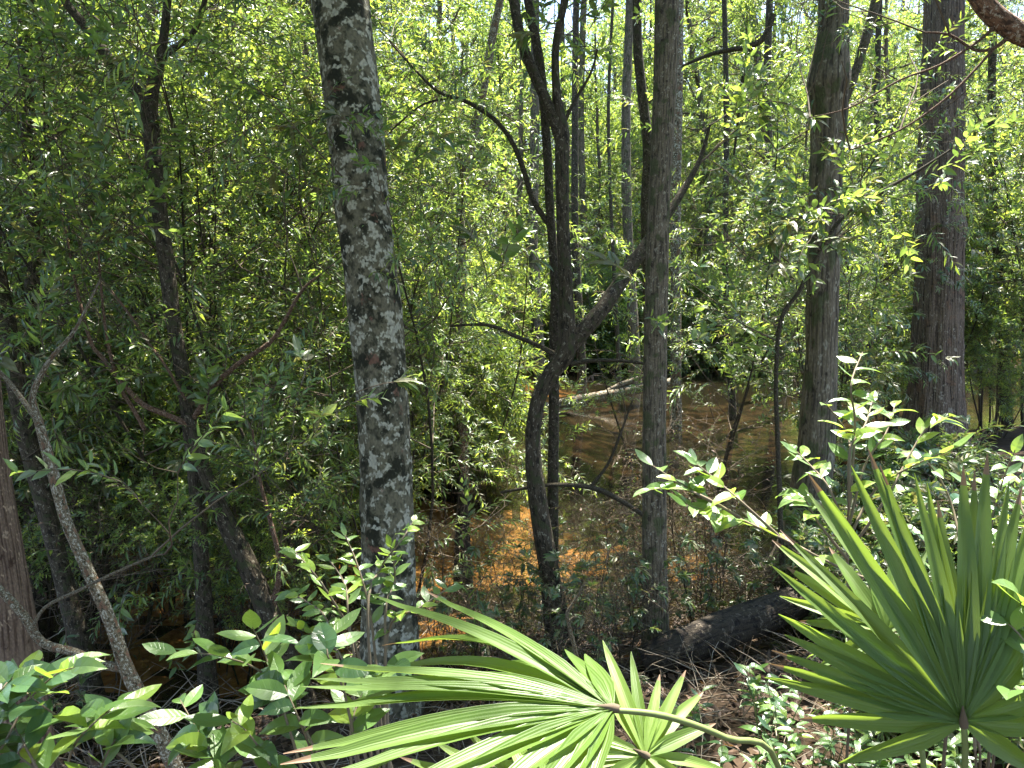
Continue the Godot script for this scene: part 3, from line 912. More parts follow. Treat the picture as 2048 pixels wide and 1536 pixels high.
var leaf_meshes := {}
func add_leaf(parent: Node3D, mat: String, shape: int, at: Vector3, dir: Vector3, up: Vector3, length: float) -> void:
	var key := "%s%d" % [mat, shape]
	if not leaf_meshes.has(key):
		var w: float = [0.46, 0.52, 0.42, 0.26, 0.30, 0.24][shape]
		leaf_meshes[key] = leaf_geo(mat, 1.0, w, [0.22, 0.35, 0.15, 0.35, 0.2, 0.4][shape], [0.5, 0.9, -0.25, 0.5, 0.9, 0.3][shape], 6, [0.86, 0.8, 0.95, 0.85, 0.85, 0.8][shape]).mesh(M)
	var o := MeshInstance3D.new()
	o.name = "leaf"
	o.mesh = leaf_meshes[key]
	o.transform = Transform3D(leaf_basis(dir, up).scaled_local(Vector3.ONE * length), at)
	parent.add_child(o, true)

func make_thickets() -> void:
	var rng := RandomNumberGenerator.new()
	rng.seed = 505
	var a := [
		proto_bush("leafy_sapling", "leafy many stemmed sapling with mid green leaves at the water", "sapling", "saplings in the creekside thicket", 401, 4.6, 4, ["mid_a0", "mid_a1", "mid_c2"], 0.95, 0.26, {"bare": 0.30}),
		proto_bush("leafy_sapling", "tall thin sapling with whorls of long dark leaves in the thicket", "sapling", "saplings in the creekside thicket", 402, 5.4, 3, ["mid_b0", "mid_d1", "mid_b2", "mid_a0"], 1.0, 0.26, {"bare": 0.30}),
		proto_bush("leafy_sapling", "fresh green leafy sapling in the creekside thicket", "sapling", "saplings in the creekside thicket", 403, 4.0, 5, ["mid_c0", "mid_c1", "mid_a2"], 0.9, 0.26, {"bare": 0.30})]
	for i in 3:
		big_leaves(a[i], rng, [45, 70, 30][i], [4.2, 5.0, 3.6][i])
	# x, z, kind, size
	var spots := [
		[-4.0, -5.6, 1, 0.9], [-1.6, -6.6, 2, 0.7], [-4.4, -7.2, 0, 1.0], [-4.8, -8.4, 1, 1.1], [-3.7, -9.3, 0, 1.1], [-2.8, -9.6, 2, 1.1], [-1.9, -9.9, 1, 1.0], [-1.4, -10.6, 0, 0.8],
		[-5.6, -9.4, 2, 1.2], [-6.6, -9.3, 0, 1.2], [-5.2, -6.6, 2, 1.0],
		[3.7, -8.5, 1, 0.8], [4.3, -10.6, 1, 0.9], [-2.3, -5.6, 2, 0.42], [-3.1, -6.3, 2, 0.5], [-3.7, -5.4, 0, 0.42], [-1.35, -6.2, 2, 0.38], [-2.7, -7.0, 0, 0.5], [-0.8, -9.2, 2, 0.42], [-0.4, -9.5, 2, 0.36], [-1.9, -4.9, 0, 0.36], [6.5, -11.2, 1, 0.9], [7.5, -11.4, 0, 0.9], [7.3, -12.6, 2, 0.9], [8.8, -13.4, 1, 1.1], [7.0, -10.4, 2, 0.45], [6.2, -11.8, 0, 0.5], [8.2, -11.6, 1, 1.2], [7.2, -13.8, 0, 1.2]]
	for i in spots.size():
		var s: Array = spots[i]
		var size: Vector3 = Vector3.ONE * s[3] * rng.randf_range(0.9, 1.1)
		var used: Node3D = a[s[2]]
		if not used.has_meta("used"):
			used.set_meta("used", true)
			lay(used, s[0], s[1], rng.randf() * TAU, size, rng.randf_range(-0.12, 0.12))
		else:
			used = copy(used, Vector3(s[0], maxf(ground_y(s[0], s[1]), -0.3), s[1]), rng.randf() * TAU, size, rng.randf_range(-0.12, 0.12))
		used.set_meta("label", placed_label(["mid green leafy sapling", "sapling with dark leaf whorls", "fresh green sapling"][s[2]], s[0], s[1]))
	var poles := proto_bush("pole_sapling", "thin straight sapling with a few leaf tufts", "sapling", "thin pole saplings", 411, 5.6, 2, ["mid_a0", "mid_d1", "mid_d2"], 1.0, 0.16, {"bare": 0.2, "stem_bark": "bark_dark", "thick": 0.7})
	big_leaves(poles, rng, 24, 5.0)
	var low := proto_bush("undergrowth_shrub", "low leafy shrub on the shaded bank", "shrub", "low shrubs on the near bank", 431, 0.75, 5, ["mid_b0", "mid_d1", "dead2"], 0.8, 0.14, {"bare": 0.1, "wander": 0.35})
	var low_spots := [[2.3, -4.6, 0.9], [2.6, -5.4, 1.1], [3.4, -5.2, 1.2], [3.2, -6.6, 1.2], [4.3, -7.4, 1.2], [2.0, -3.2, 0.8]]
	for i in low_spots.size():
		var s: Array = low_spots[i]
		var p: Node3D = low
		if i == 0:
			lay(low, s[0], s[1], 0.4, Vector3.ONE * s[2])
		else:
			p = copy(low, Vector3(s[0], ground_y(s[0], s[1]), s[1]), rng.randf() * TAU, Vector3.ONE * s[2])
		p.set_meta("label", placed_label("low leafy shrub", s[0], s[1]))
	var pole_spots := [[-3.3, -6.0, 1.0], [-2.2, -6.4, 1.0], [-1.7, -7.0, 0.9], [-3.6, -7.6, 1.1], [-2.7, -8.0, 1.1], [-1.3, -7.6, 0.9], [-4.2, -8.6, 1.1], [-0.95, -5.6, 0.8], [-1.35, -5.2, 0.9], [-2.5, -5.8, 1.0], [-3.0, -6.4, 1.1], [-1.1, -6.4, 0.8], [-1.9, -7.6, 1.0], [-3.9, -6.4, 1.0], [-0.7, -8.6, 0.9], [-4.7, -6.0, 1.0], [2.4, -8.6, 1.0], [1.9, -10.4, 0.9]]
	for i in pole_spots.size():
		var s: Array = pole_spots[i]
		var p: Node3D = poles
		if i == 0:
			lay(poles, s[0], s[1], rng.randf() * TAU, Vector3.ONE * s[2], 0.08)
		else:
			p = copy(poles, Vector3(s[0], maxf(ground_y(s[0], s[1]), -0.3), s[1]), rng.randf() * TAU, Vector3(1.0, rng.randf_range(0.85, 1.15), 1.0) * s[2], rng.randf_range(-0.16, 0.16))
		p.set_meta("label", placed_label("thin pole sapling", s[0], s[1]))
	# low bare shrubs and brush at the water's edge
	var b := [
		proto_bush("bare_shrub", "thin bare twiggy shrub with a few withered leaves at the water", "shrub", "twiggy shrubs along the water", 421, 1.7, 6, ["dead0", "dead1", "dead2"], 0.8, 0.02, {"wander": 0.35, "kids": [2, 1, 1], "thick": 0.55}),
		proto_bush("bare_shrub", "low tangled shrub with small dull leaves at the water", "shrub", "twiggy shrubs along the water", 422, 0.9, 6, ["mid_b0", "dead1", "dead2"], 0.6, 0.025, {"wander": 0.4, "kids": [2, 1, 1], "thick": 0.6})]
	var bs := [[1.15, -5.9, 0, 0.7], [0.2, -5.4, 0, 0.7], [0.6, -5.3, 0, 0.7], [1.0, -5.3, 0, 0.7], [1.5, -5.6, 0, 0.8], [-0.6, -5.0, 0, 0.7], [-0.2, -5.1, 0, 0.6], [1.75, -6.2, 0, 0.9], [1.3, -6.6, 0, 0.9], [0.9, -5.0, 1, 0.9], [0.5, -4.7, 1, 0.9], [0.1, -4.8, 1, 0.9], [-0.35, -4.6, 1, 0.8], [0.7, -4.3, 1, 0.9], [-0.1, -4.3, 1, 0.8], [-1.2, -5.1, 1, 0.7], [1.35, -4.9, 1, 0.9], [-2.6, -3.8, 1, 0.7], [0.4, -3.9, 1, 0.7], [1.9, -4.9, 1, 0.9], [-0.9, -9.9, 1, 1.6], [-1.6, -4.9, 0, 0.9], [-2.2, -5.2, 0, 0.9], [-2.9, -5.0, 0, 0.9], [-3.4, -5.8, 0, 1.0], [-1.9, -6.0, 0, 1.0]]
	for i in bs.size():
		var s: Array = bs[i]
		var size: Vector3 = Vector3.ONE * s[3] * rng.randf_range(0.85, 1.15)
		var used: Node3D = b[s[2]]
		if not used.has_meta("used"):
			used.set_meta("used", true)
			lay(used, s[0], s[1], rng.randf() * TAU, size)
		else:
			used = copy(used, Vector3(s[0], maxf(ground_y(s[0], s[1]), -0.25), s[1]), rng.randf() * TAU, size)
		used.set_meta("label", placed_label(["bare twiggy shrub", "low tangled shrub"][s[2]], s[0], s[1]))

func make_logs() -> void:
	hero("fallen_log", "thick dark wet log lying along the near bank", "log", "wood_wet", 4.4,
		[[1290, 1325, 66], [1345, 1302, 74], [1430, 1268, 76, 4.55], [1530, 1230, 70, 4.75], [1620, 1192, 64, 5.0]], {"root": false, "stem_name": "log_wood", "kinds": [], "sides": 24, "flute": [6, 0.04, 0.10]})
	hero("fallen_log", "pale fallen log lying across the open creek with a broken fork", "log", "bark_pale", 15.5,
		[[1060, 822, 15], [1140, 804, 22], [1210, 792, 23], [1290, 775, 21], [1360, 762, 17]], {"root": false, "stem_name": "log_wood", "kinds": ["dead1"], "keep": 0.2, "sides": 14, "limbs": [
			[15.5, [1200, 792, 11], [1240, 770, 10], [1290, 752, 8], [1325, 742, 4]]]})
	hero("dead_branch", "dark dead branch arching low over the water before the furrowed trunk", "branch", "bark_dark", 5.1,
		[[1000, 985, 5], [1100, 970, 8], [1180, 975, 10], [1230, 995, 10], [1285, 1030, 9], [1330, 1075, 8]], {"root": false, "stem_name": "bough", "kinds": ["dead0"], "keep": 0.15, "limbs": [
			[5.1, [1180, 975, 7], [1215, 930, 6], [1240, 870, 5], [1265, 800, 3]]]})
	hero("dead_branch", "pale forked dead twig sticking up among the palm blades", "branch", "bark_pale", 2.0,
		[[1190, 1480, 9], [1172, 1400, 9], [1155, 1320, 8], [1138, 1250, 8], [1135, 1225, 7], [1150, 1200, 5], [1170, 1165, 2]], {"root": false, "stem_name": "stick", "kinds": [], "limb_twigs": false, "limbs": [
			[2.0, [1137, 1245, 6], [1145, 1236, 5], [1156, 1233, 3]]]})

# ------------------------------------------------------------------ shrubs in front
func leafy_branch(t: Node3D, rng: RandomNumberGenerator, path: Array, leaf: float, n: int, mats: Array, from := 0.35, thick := 7.0, shapes := [0, 1, 2]) -> void:
	var pts := []
	var rad := []
	for i in path.size():
		pts.append(P(path[i][0], path[i][1], path[i][2]))
		rad.append(lerpf(thick, 2.0, i / float(path.size() - 1)) / FPX * path[i][2] * 0.5)
	var s := smooth_path(pts, rad, 5)
	pts = s[0]
	var g := Geo.new()
	tube(g, "stem_green" if thick < 6.0 else "twig_mid", pts, s[1], 6)
	var br := local_part("branch", g, t)
	var inv := Transform3D()
	for i in n:
		var k := lerpf(from, 1.0, (i + rng.randf() * 0.4) / n)
		var f := k * (pts.size() - 1)
		var q := mini(int(f), pts.size() - 2)
		var at: Vector3 = (pts[q] as Vector3).lerp(pts[q + 1], f - q)
		var tang: Vector3 = ((pts[q + 1] as Vector3) - (pts[q] as Vector3)).normalized()
		var side := tang.cross(Vector3.UP).normalized() * (1.0 if i % 2 == 0 else -1.0)
		var dir := (side * rng.randf_range(0.6, 1.1) + tang * rng.randf_range(0.35, 0.9) + Vector3.UP * rng.randf_range(-0.15, 0.4)).normalized()
		if i >= n - 1:
			dir = (tang + Vector3.UP * 0.1).normalized()
		var up := (Vector3.UP + Vector3(rng.randf_range(-0.45, 0.45), 0, rng.randf_range(-0.2, 0.75))).normalized()
		add_leaf(br, mats[rng.randi() % mats.size()], shapes[rng.randi() % shapes.size()], inv * at, dir, up, leaf * rng.randf_range(0.7, 1.15))

func make_shrubs() -> void:
	var rng := RandomNumberGenerator.new()
	rng.seed = 909
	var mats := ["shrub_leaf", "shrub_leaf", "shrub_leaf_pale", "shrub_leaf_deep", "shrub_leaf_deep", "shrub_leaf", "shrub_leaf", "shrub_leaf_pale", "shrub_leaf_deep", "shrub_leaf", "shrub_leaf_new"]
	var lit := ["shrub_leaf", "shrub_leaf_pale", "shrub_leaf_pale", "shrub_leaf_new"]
	var list := [
		["broadleaf_shrub", "broad leaved shrub around the foot of the pale leaning sapling", mats, 0.086, 11, 1.35, [
			[[-100, 1640], [0, 1500], [50, 1410], [110, 1350], [150, 1335]], [[140, 1660], [60, 1510], [15, 1430], [-20, 1380]], [[380, 1640], [240, 1510], [150, 1455], [70, 1400], [30, 1360]], [[120, 1660], [140, 1510], [195, 1440], [245, 1410]], [[160, 1660], [90, 1560], [20, 1500], [-40, 1470]], [[-60, 1600], [-20, 1440], [10, 1370], [50, 1340]], [[240, 1680], [200, 1560], [230, 1480], [260, 1450]]]],
		["broadleaf_shrub", "broad leaved shrub beside the fan blades of the sunlit palmetto", mats, 0.085, 12, 1.5, [
			[[720, 1680], [610, 1460], [530, 1350], [440, 1312], [345, 1305]], [[600, 1680], [500, 1510], [440, 1475], [375, 1490]], [[640, 1660], [570, 1430], [530, 1310], [505, 1255]], [[740, 1640], [690, 1390], [655, 1310], [665, 1255]], [[640, 1700], [560, 1560], [490, 1460], [430, 1430]], [[700, 1700], [630, 1520], [590, 1420], [560, 1350]], [[560, 1700], [470, 1560], [420, 1500], [360, 1400]], [[720, 1660], [700, 1480], [730, 1380], [790, 1330]]]],
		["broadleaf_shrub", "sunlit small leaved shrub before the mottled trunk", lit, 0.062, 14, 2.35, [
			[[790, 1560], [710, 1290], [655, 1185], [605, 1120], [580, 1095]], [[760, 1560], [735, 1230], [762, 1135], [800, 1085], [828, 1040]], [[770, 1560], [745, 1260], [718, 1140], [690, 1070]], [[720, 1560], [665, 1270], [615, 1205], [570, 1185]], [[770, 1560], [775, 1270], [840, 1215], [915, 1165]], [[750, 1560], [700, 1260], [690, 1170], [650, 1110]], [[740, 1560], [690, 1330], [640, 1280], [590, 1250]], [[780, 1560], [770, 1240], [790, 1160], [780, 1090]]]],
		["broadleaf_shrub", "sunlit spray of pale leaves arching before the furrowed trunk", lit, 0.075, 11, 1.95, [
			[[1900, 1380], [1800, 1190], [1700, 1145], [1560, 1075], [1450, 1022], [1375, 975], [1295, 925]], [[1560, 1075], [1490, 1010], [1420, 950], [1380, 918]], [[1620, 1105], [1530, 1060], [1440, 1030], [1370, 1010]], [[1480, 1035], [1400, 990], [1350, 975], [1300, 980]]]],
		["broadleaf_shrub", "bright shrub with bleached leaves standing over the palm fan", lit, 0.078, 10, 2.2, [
			[[1700, 1420], [1695, 1100], [1700, 950], [1695, 870], [1650, 805]], [[1698, 1050], [1730, 930], [1770, 870], [1790, 810]], [[1697, 1080], [1660, 980], [1620, 930], [1590, 900]], [[1697, 1080], [1750, 980], [1830, 930], [1900, 900]], [[1698, 1020], [1700, 900], [1730, 850], [1745, 800]], [[1696, 1120], [1640, 1050], [1610, 1000], [1590, 990]], [[1700, 1100], [1770, 1000], [1850, 860], [1905, 832]], [[1700, 1000], [1710, 850], [1702, 770], [1725, 705]]]],
		["broadleaf_shrub", "shaded shrub with dull leaves behind the tall palm fan", mats, 0.075, 12, 2.5, [
			[[1980, 1500], [1930, 1150], [1900, 1000], [1850, 920], [1800, 900]], [[1990, 1500], [1980, 1100], [2000, 980], [2030, 900]], [[1950, 1500], [1940, 1150], [1960, 1030], [1930, 940]], [[2060, 1500], [2040, 1150], [2000, 1080], [1950, 1060]], [[2060, 1500], [2060, 1100], [2040, 1000], [2050, 920]], [[1960, 1500], [1880, 1150], [1820, 1060], [1760, 1040]], [[1980, 1480], [1900, 1200], [1850, 1120], [1800, 1100]], [[2080, 1450], [2030, 1200], [2000, 1150], [1960, 1140]]]],
		["broadleaf_shrub", "pale leaved twig reaching in beside the tall palm fan", ["shrub_leaf_pale", "shrub_leaf"], 0.07, 9, 1.25, [
			[[2300, 1560], [2120, 1400], [2040, 1270], [1975, 1225]], [[2200, 1500], [2090, 1330], [2050, 1240], [2040, 1200]], [[2240, 1600], [2120, 1480], [2060, 1400], [2020, 1380]]]]]
	for q in list:
		var first: Array = q[6][0][0]
		var b := P(first[0], first[1], q[5])
		b.y = ground_y(b.x, b.z)
		var t := thing(q[0], q[1], "shrub", b)
		for p in q[6]:
			var path := []
			for k in p.size():
				path.append([p[k][0], p[k][1], q[5] + rng.randf_range(-0.12, 0.12) * q[5] * k / p.size()])
			if p[0][1] > 1360:                       # a main stem: from the ground
				var top := P(path[0][0], path[0][1], path[0][2])
				var g := Geo.new()
				tube(g, "twig", [Vector3(b.x, b.y - 0.08, b.z), (Vector3(b.x, b.y, b.z)).lerp(top, 0.5) + Vector3(0, 0.02, 0), top], [0.008, 0.006, 0.004], 6)
				local_part("stem", g, t)
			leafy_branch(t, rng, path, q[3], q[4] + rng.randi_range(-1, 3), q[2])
	# seedlings on the bank
	var spots := []
	for i in 44:
		spots.append([rng.randf_range(1180, 2000), rng.randf_range(1290, 1560), 0.0])
	for s in spots:
		s[2] = 1.75 / maxf(tan(deg_to_rad(8.0) + atan((s[1] - 768.0) / FPX)), 0.2)
	spots += [[1180, 1310, 2.6], [1120, 1330, 2.5], [1010, 1300, 2.9], [1560, 1255, 3.4], [1640, 1290, 2.9], [1480, 1400, 2.2], [1600, 1390, 2.3], [900, 1330, 2.6], [1780, 1400, 1.8], [1380, 1400, 2.4], [1700, 1480, 1.6], [1560, 1500, 1.7], [300, 1480, 2.9], [820, 1400, 2.4]]
	for s in spots:
		var p := P(s[0], s[1], s[2])
		p.y = ground_y(p.x, p.z)
		var t := thing("seedling", "small leafy seedling sprouting from the brown leaf litter", "seedling", p, "seedlings on the bank")
		for k in 3:
			var a := rng.randf() * TAU
			var g := Geo.new()
			var tip := Vector3(cos(a) * 0.08, rng.randf_range(0.16, 0.34), sin(a) * 0.08)
			tube(g, "stem_green", [Vector3(0, -0.03, 0), tip * 0.55 + Vector3(0, 0.02, 0), tip], [0.003, 0.0025, 0.0015], 4)
			var st := part("stem", g.mesh(M), t)
			for i in 6:
				var b := i * 2.4 + rng.randf()
				add_leaf(st, mats[rng.randi() % mats.size()], rng.randi() % 6, tip * lerpf(0.5, 1.0, i / 5.0), Vector3(cos(b), rng.randf_range(0.1, 0.5), sin(b)).normalized(), Vector3.UP, rng.randf_range(0.05, 0.09))

# ------------------------------------------------------------------ palmettos
func blade_mesh(hub: Vector3, tip: Vector3, n: Vector3, width: float, sag: float, mat: String, fold: float, rng: RandomNumberGenerator) -> ArrayMesh:
	var g := Geo.new()
	var f := g.at(mat)
	var rows := 12
	var across := [-1.0, -0.5, 0.0, 0.5, 1.0]
	var grid := []
	var ax := (tip - hub)
	var length := ax.length()
	var dir := ax / length
	var side := n.cross(dir).normalized()
	var up := dir.cross(side).normalized()
	if up.dot(n) < 0.0:
		up = -up
	var roll := rng.randf_range(-0.35, 0.35)
	for i in rows + 1:
		var t := float(i) / rows
		var w := width * 0.5 * minf(0.16 + t * 2.6, 1.0) * pow(maxf(1.0 - pow(t, 2.6), 0.0), 0.8)
		w = maxf(w, 0.0008)
		var c := hub + dir * length * t + up * (0.03 * length * sin(PI * minf(t * 1.2, 1.0)) - sag * length * t * t)
		var s2 := side.rotated(dir, roll * t)
		var u2 := up.rotated(dir, roll * t)
		var row := []
		for a in across:
			row.append(c + s2 * w * a + u2 * (absf(a) - 0.5) * fold * w)
		grid.append(row)
	var nr := []
	for i in rows + 1:
		var line := []
		for k in 5:
			var e1: Vector3 = grid[mini(i + 1, rows)][k] - grid[maxi(i - 1, 0)][k]
			var e2: Vector3 = grid[i][mini(k + 1, 4)] - grid[i][maxi(k - 1, 0)]
			var nn := e1.cross(e2).normalized()
			if nn.dot(up) < 0.0:
				nn = -nn
			line.append(nn)
		nr.append(line)
	var dry := rng.randf() < 0.6
	var ft := g.at("leaf_dead_pale") if dry else f
	for i in rows:
		for k in 4:
			var idx := [[i, k], [i + 1, k], [i, k + 1], [i, k + 1], [i + 1, k], [i + 1, k + 1]]
			var a: Vector3 = grid[i][k]
			var face: Vector3 = ((grid[i][k + 1] as Vector3) - a).cross((grid[i + 1][k] as Vector3) - a)
			if face.dot(up) < 0.0:
				idx.reverse()
			var w: Surf = ft if i >= rows - 1 else f
			for q in idx:
				w.v.append(grid[q[0]][q[1]])
				w.n.append(nr[q[0]][q[1]])
				w.uv.append(Vector2(q[1] / 4.0, q[0] / 12.0))
	return g.mesh(M)

func frond(t: Node3D, rng: RandomNumberGenerator, hub_px: Vector2, d: float, n: Vector3, tips: Array, width: float, mats: Array, stalk: Array, sag := 0.05, fold := 0.55) -> void:
	var hub := P(hub_px.x, hub_px.y, d)
	n = n.normalized()
	var g := Geo.new()
	var pts := [hub]
	var rad := [0.0045]
	for s in stalk:
		pts.append(P(s[0], s[1], s[2]))
		rad.append(0.0055)
	var last: Vector3 = pts[-1]
	var base := t.position
	pts.append(last.lerp(base, 0.5) + Vector3(0, 0.05, 0))
	rad.append(0.007)
	pts.append(base - Vector3(0, 0.05, 0))
	rad.append(0.009)
	var s := smooth_path(pts, rad, 5)
	tube(g, "stem_green", s[0], s[1], 7)
	var hb: Vector3 = hub + (hub - (pts[1] as Vector3)).normalized() * 0.03         # the pointed hastula
	tube(g, "twig", [hub - (hub - (pts[1] as Vector3)).normalized() * 0.01 + n * 0.003, hub + n * 0.004, hb + n * 0.004], [0.007, 0.008, 0.001], 6)
	var fr := local_part("frond", g, t)
	for tip in tips:
		var p := on_plane(tip[0], tip[1], hub, n)
		if p.distance_to(hub) > 0.95:
			p = hub + (p - hub).normalized() * 0.95
		var m: String = mats[rng.randi() % mats.size()]
		part("blade", blade_mesh(hub + n * rng.randf_range(-0.002, 0.004), p, n, width * rng.randf_range(0.8, 1.15), sag * rng.randf_range(0.4, 1.6) + (0.28 if rng.randf() < 0.14 else 0.0), m, fold, rng), fr)

func palm(label: String, px: float, py: float, d: float) -> Node3D:
	var b := P(px, py, d)
	b.y = ground_y(b.x, b.z)
	return thing("palmetto", label, "palm", b)

func make_palmettos() -> void:
	var rng := RandomNumberGenerator.new()
	rng.seed = 616
	var green := ["palm_blade", "palm_blade", "palm_blade_deep"]
	var fresh := ["palm_blade_new", "palm_blade_new", "palm_blade"]
	var t := palm("sunlit palmetto with a wide green fan spread flat over the bank", 1700, 1700, 1.5)
	frond(t, rng, Vector2(1225, 1420), 1.2, Vector3(0.05, 1.0, 0.12), [[765, 1125], [705, 1192], [640, 1312], [600, 1362], [585, 1388], [565, 1468], [560, 1512], [640, 1575], [760, 1620], [900, 1640], [1010, 1650], [1090, 1640], [1160, 1620], [1025, 1270], [940, 1210], [1085, 1262], [1130, 1290], [1170, 1300], [735, 1160], [672, 1250], [620, 1338], [592, 1376], [575, 1430], [600, 1545], [700, 1600], [830, 1630], [850, 1165], [985, 1240]], 0.036, green, [[1330, 1432, 1.2], [1450, 1475, 1.25], [1560, 1540, 1.35]])
	frond(t, rng, Vector2(1290, 1512), 1.42, Vector3(-0.1, 0.85, 0.6), [[1372, 1338], [1412, 1355], [1262, 1300], [1205, 1275], [1172, 1302], [1432, 1445], [1490, 1530], [1400, 1580], [1110, 1440], [960, 1525], [990, 1560], [1150, 1600], [1330, 1640], [1050, 1490], [1240, 1620], [1320, 1345]], 0.030, fresh, [[1380, 1560, 1.45], [1480, 1620, 1.5]])
	frond(t, rng, Vector2(1100, 1640), 1.25, Vector3(0.1, 0.9, 0.3), [[800, 1500], [860, 1470], [930, 1450], [720, 1540], [1000, 1430], [1080, 1440], [1160, 1450]], 0.034, fresh, [[1250, 1700, 1.3]])
	var u := palm("shaded palmetto with a tall upright dark green fan", 1960, 1720, 1.5)
	frond(u, rng, Vector2(1925, 1442), 1.25, Vector3(-0.15, 0.35, 1.0), [[1618, 945], [1668, 1000], [1742, 895], [1790, 1000], [1832, 945], [1880, 1000], [1930, 930], [1985, 905], [2030, 960], [2080, 1000], [2130, 1100], [2170, 1220], [2190, 1360], [2170, 1460], [1548, 1133], [1600, 1180], [1560, 1230], [1545, 1302], [1532, 1358], [1600, 1440], [1680, 1530], [2100, 1560], [1590, 1060], [1645, 970], [1705, 930], [1765, 930], [1860, 965], [1960, 940], [2055, 970], [2105, 1050], [1570, 1270], [1540, 1330]], 0.036, ["palm_blade", "palm_blade_deep", "palm_blade_deep"], [[1930, 1540, 1.27]], 0.03)
	frond(u, rng, Vector2(1772, 1266), 1.6, Vector3(-0.2, 0.7, 0.8), [[1545, 1075], [1575, 1130], [1560, 1190], [1600, 1240], [1640, 1330], [1700, 1370], [1808, 1045], [1860, 1090], [1730, 1080], [1660, 1090], [1900, 1180], [1780, 1380], [1840, 1360]], 0.036, ["palm_blade", "palm_blade_new", "palm_blade"], [[1830, 1380, 1.6]])

# ------------------------------------------------------------------ litter
func make_litter() -> void:
	var rng := RandomNumberGenerator.new()
	rng.seed = 818
	var g := Geo.new()
	var lf := [leaf_geo("leaf_dead", 1.0, 0.42, 0.5, 0.6, 2), leaf_geo("leaf_dead_pale", 1.0, 0.36, 0.6, 0.9, 2), leaf_geo("leaf_dead", 1.0, 0.5, -0.4, -0.6, 2)]
	for i in 16000:
		var z := -1.0 - 6.5 * sqrt(rng.randf())
		var x := rng.randf_range(-1.0, 1.0) * (0.9 - z * 0.78)
		if creek_distance(x, z) < -0.1:
			continue
		var a := rng.randf() * TAU
		var n := Vector3(rng.randf_range(-0.7, 0.7), 1.0, rng.randf_range(-0.7, 0.7)).normalized()
		var b := leaf_basis(Vector3(cos(a), rng.randf_range(-0.15, 0.35), sin(a)), n).scaled_local(Vector3.ONE * rng.randf_range(0.035, 0.09))
		g.stamp(lf[rng.randi() % 3], Transform3D(b, Vector3(x, ground_y(x, z) + rng.randf_range(0.004, 0.035), z)))
	var o := part("leaf_litter", g.mesh(M), self, Transform3D(), "stuff")
	o.set_meta("label", "brown dead leaves littering the near bank")
	o.set_meta("category", "leaf litter")
	var fl := Geo.new()
	for i in 700:
		var z := -4.3 - 9.0 * rng.randf()
		var x := rng.randf_range(-1.0, 1.0) * (0.4 - z * 0.75)
		if creek_distance(x, z) > -0.25 or rough.get_noise_2d(x * 2.0, z * 2.0 + 60.0) < 0.05:
			continue
		var a := rng.randf() * TAU
		var b := leaf_basis(Vector3(cos(a), 0.0, sin(a)), Vector3.UP).scaled_local(Vector3.ONE * rng.randf_range(0.03, 0.07))
		fl.stamp(lf[rng.randi() % 3], Transform3D(b, Vector3(x, 0.006, z)))
	var fo := part("floating_leaves", fl.mesh(M), self, Transform3D(), "stuff")
	fo.set_meta("label", "fallen brown leaves drifting on the creek water")
	fo.set_meta("category", "leaves")
	var s := Geo.new()
	for i in 5200:
		var z := -1.2 - 5.5 * sqrt(rng.randf())
		var x := rng.randf_range(-1.0, 1.0) * (0.9 - z * 0.78)
		if creek_distance(x, z) < -0.5:
			continue
		var a := rng.randf() * TAU
		var l := rng.randf_range(0.12, 0.55)
		var p := Vector3(x, maxf(ground_y(x, z), 0.0) + 0.02, z)
		var d := Vector3(cos(a), rng.randf_range(0.0, 0.55), sin(a)).normalized()
		var r := rng.randf_range(0.0012, 0.0045)
		tube(s, "twig_pale" if i % 3 == 0 else "twig", [p, p + d * l * 0.5 + Vector3(rng.randf_range(-0.03, 0.03), 0.02, rng.randf_range(-0.03, 0.03)), p + d * l], [r, r * 0.8, r * 0.4], 4)
	var k := part("fallen_twigs", s.mesh(M), self, Transform3D(), "stuff")
	k.set_meta("label", "dry twigs and sticks strewn over the near bank")
	k.set_meta("category", "twigs")

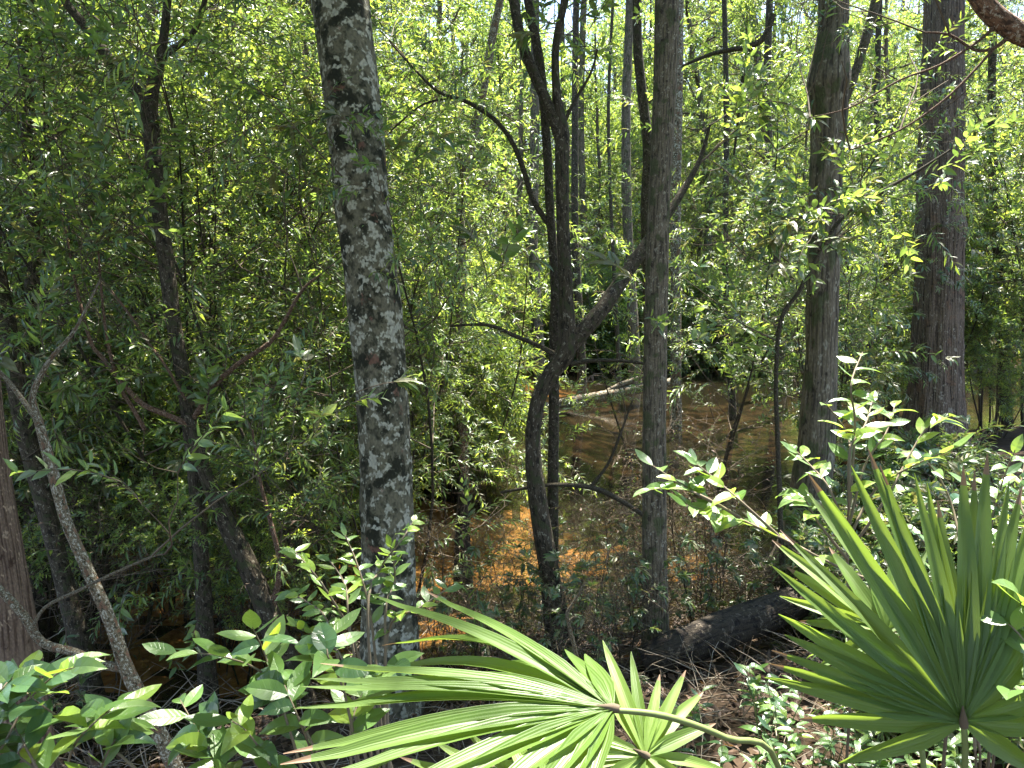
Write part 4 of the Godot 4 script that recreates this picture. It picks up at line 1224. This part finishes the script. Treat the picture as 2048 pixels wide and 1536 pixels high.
# ------------------------------------------------------------------ run
func _ready() -> void:
	var t0 := Time.get_ticks_msec()
	rough.seed = 3
	rough.frequency = 0.35
	bumps.seed = 8
	bumps.frequency = 1.1
	# camera
	var cam := Camera3D.new()
	cam.name = "camera"
	add_child(cam)
	cam.position = Vector3(0, CAM_Y, 0)
	cam.rotation_degrees = Vector3(PITCH, 0, 0)
	cam.fov = rad_to_deg(2.0 * atan(768.0 / FPX))
	cam.near = 0.05
	cam.far = 400.0
	cam.current = true
	cam_xf = cam.transform
	# sky, sun, exposure
	var env := Environment.new()
	env.background_mode = Environment.BG_SKY
	var sky := Sky.new()
	var sm := ProceduralSkyMaterial.new()
	sm.sky_top_color = Color(0.50, 0.63, 0.84)
	sm.sky_horizon_color = Color(0.86, 0.91, 0.96)
	sm.sky_curve = 0.18
	sm.ground_bottom_color = Color(0.20, 0.19, 0.14)
	sm.ground_horizon_color = Color(0.55, 0.58, 0.52)
	sm.sky_energy_multiplier = 0.78
	sky.sky_material = sm
	env.sky = sky
	env.tonemap_mode = Environment.TONE_MAPPER_LINEAR
	env.tonemap_exposure = 8.0
	env.sdfgi_enabled = true
	env.ssao_enabled = true
	env.ssil_enabled = true
	var we := WorldEnvironment.new()
	we.name = "world"
	we.environment = env
	add_child(we)
	var sun := DirectionalLight3D.new()
	sun.name = "sun"
	sun.light_energy = 1.6
	sun.light_angular_distance = 0.5
	sun.light_color = Color(1.0, 0.975, 0.93)
	sun.shadow_enabled = true
	add_child(sun)
	var az := deg_to_rad(26.0)
	var el := deg_to_rad(66.0)
	sun.look_at_from_position(Vector3.ZERO, -Vector3(sin(az) * cos(el), sin(el), -cos(az) * cos(el)), Vector3.UP)
	make_materials()
	print("materials ", Time.get_ticks_msec() - t0)
	make_templates()
	make_ground()
	make_water()
	print("ground ", Time.get_ticks_msec() - t0)
	make_far_wood()
	print("wood ", Time.get_ticks_msec() - t0)
	make_hero_trees()
	print("trees ", Time.get_ticks_msec() - t0)
	make_thickets()
	make_logs()
	print("thickets ", Time.get_ticks_msec() - t0)
	make_shrubs()
	make_palmettos()
	make_litter()
	print("all ", Time.get_ticks_msec() - t0)
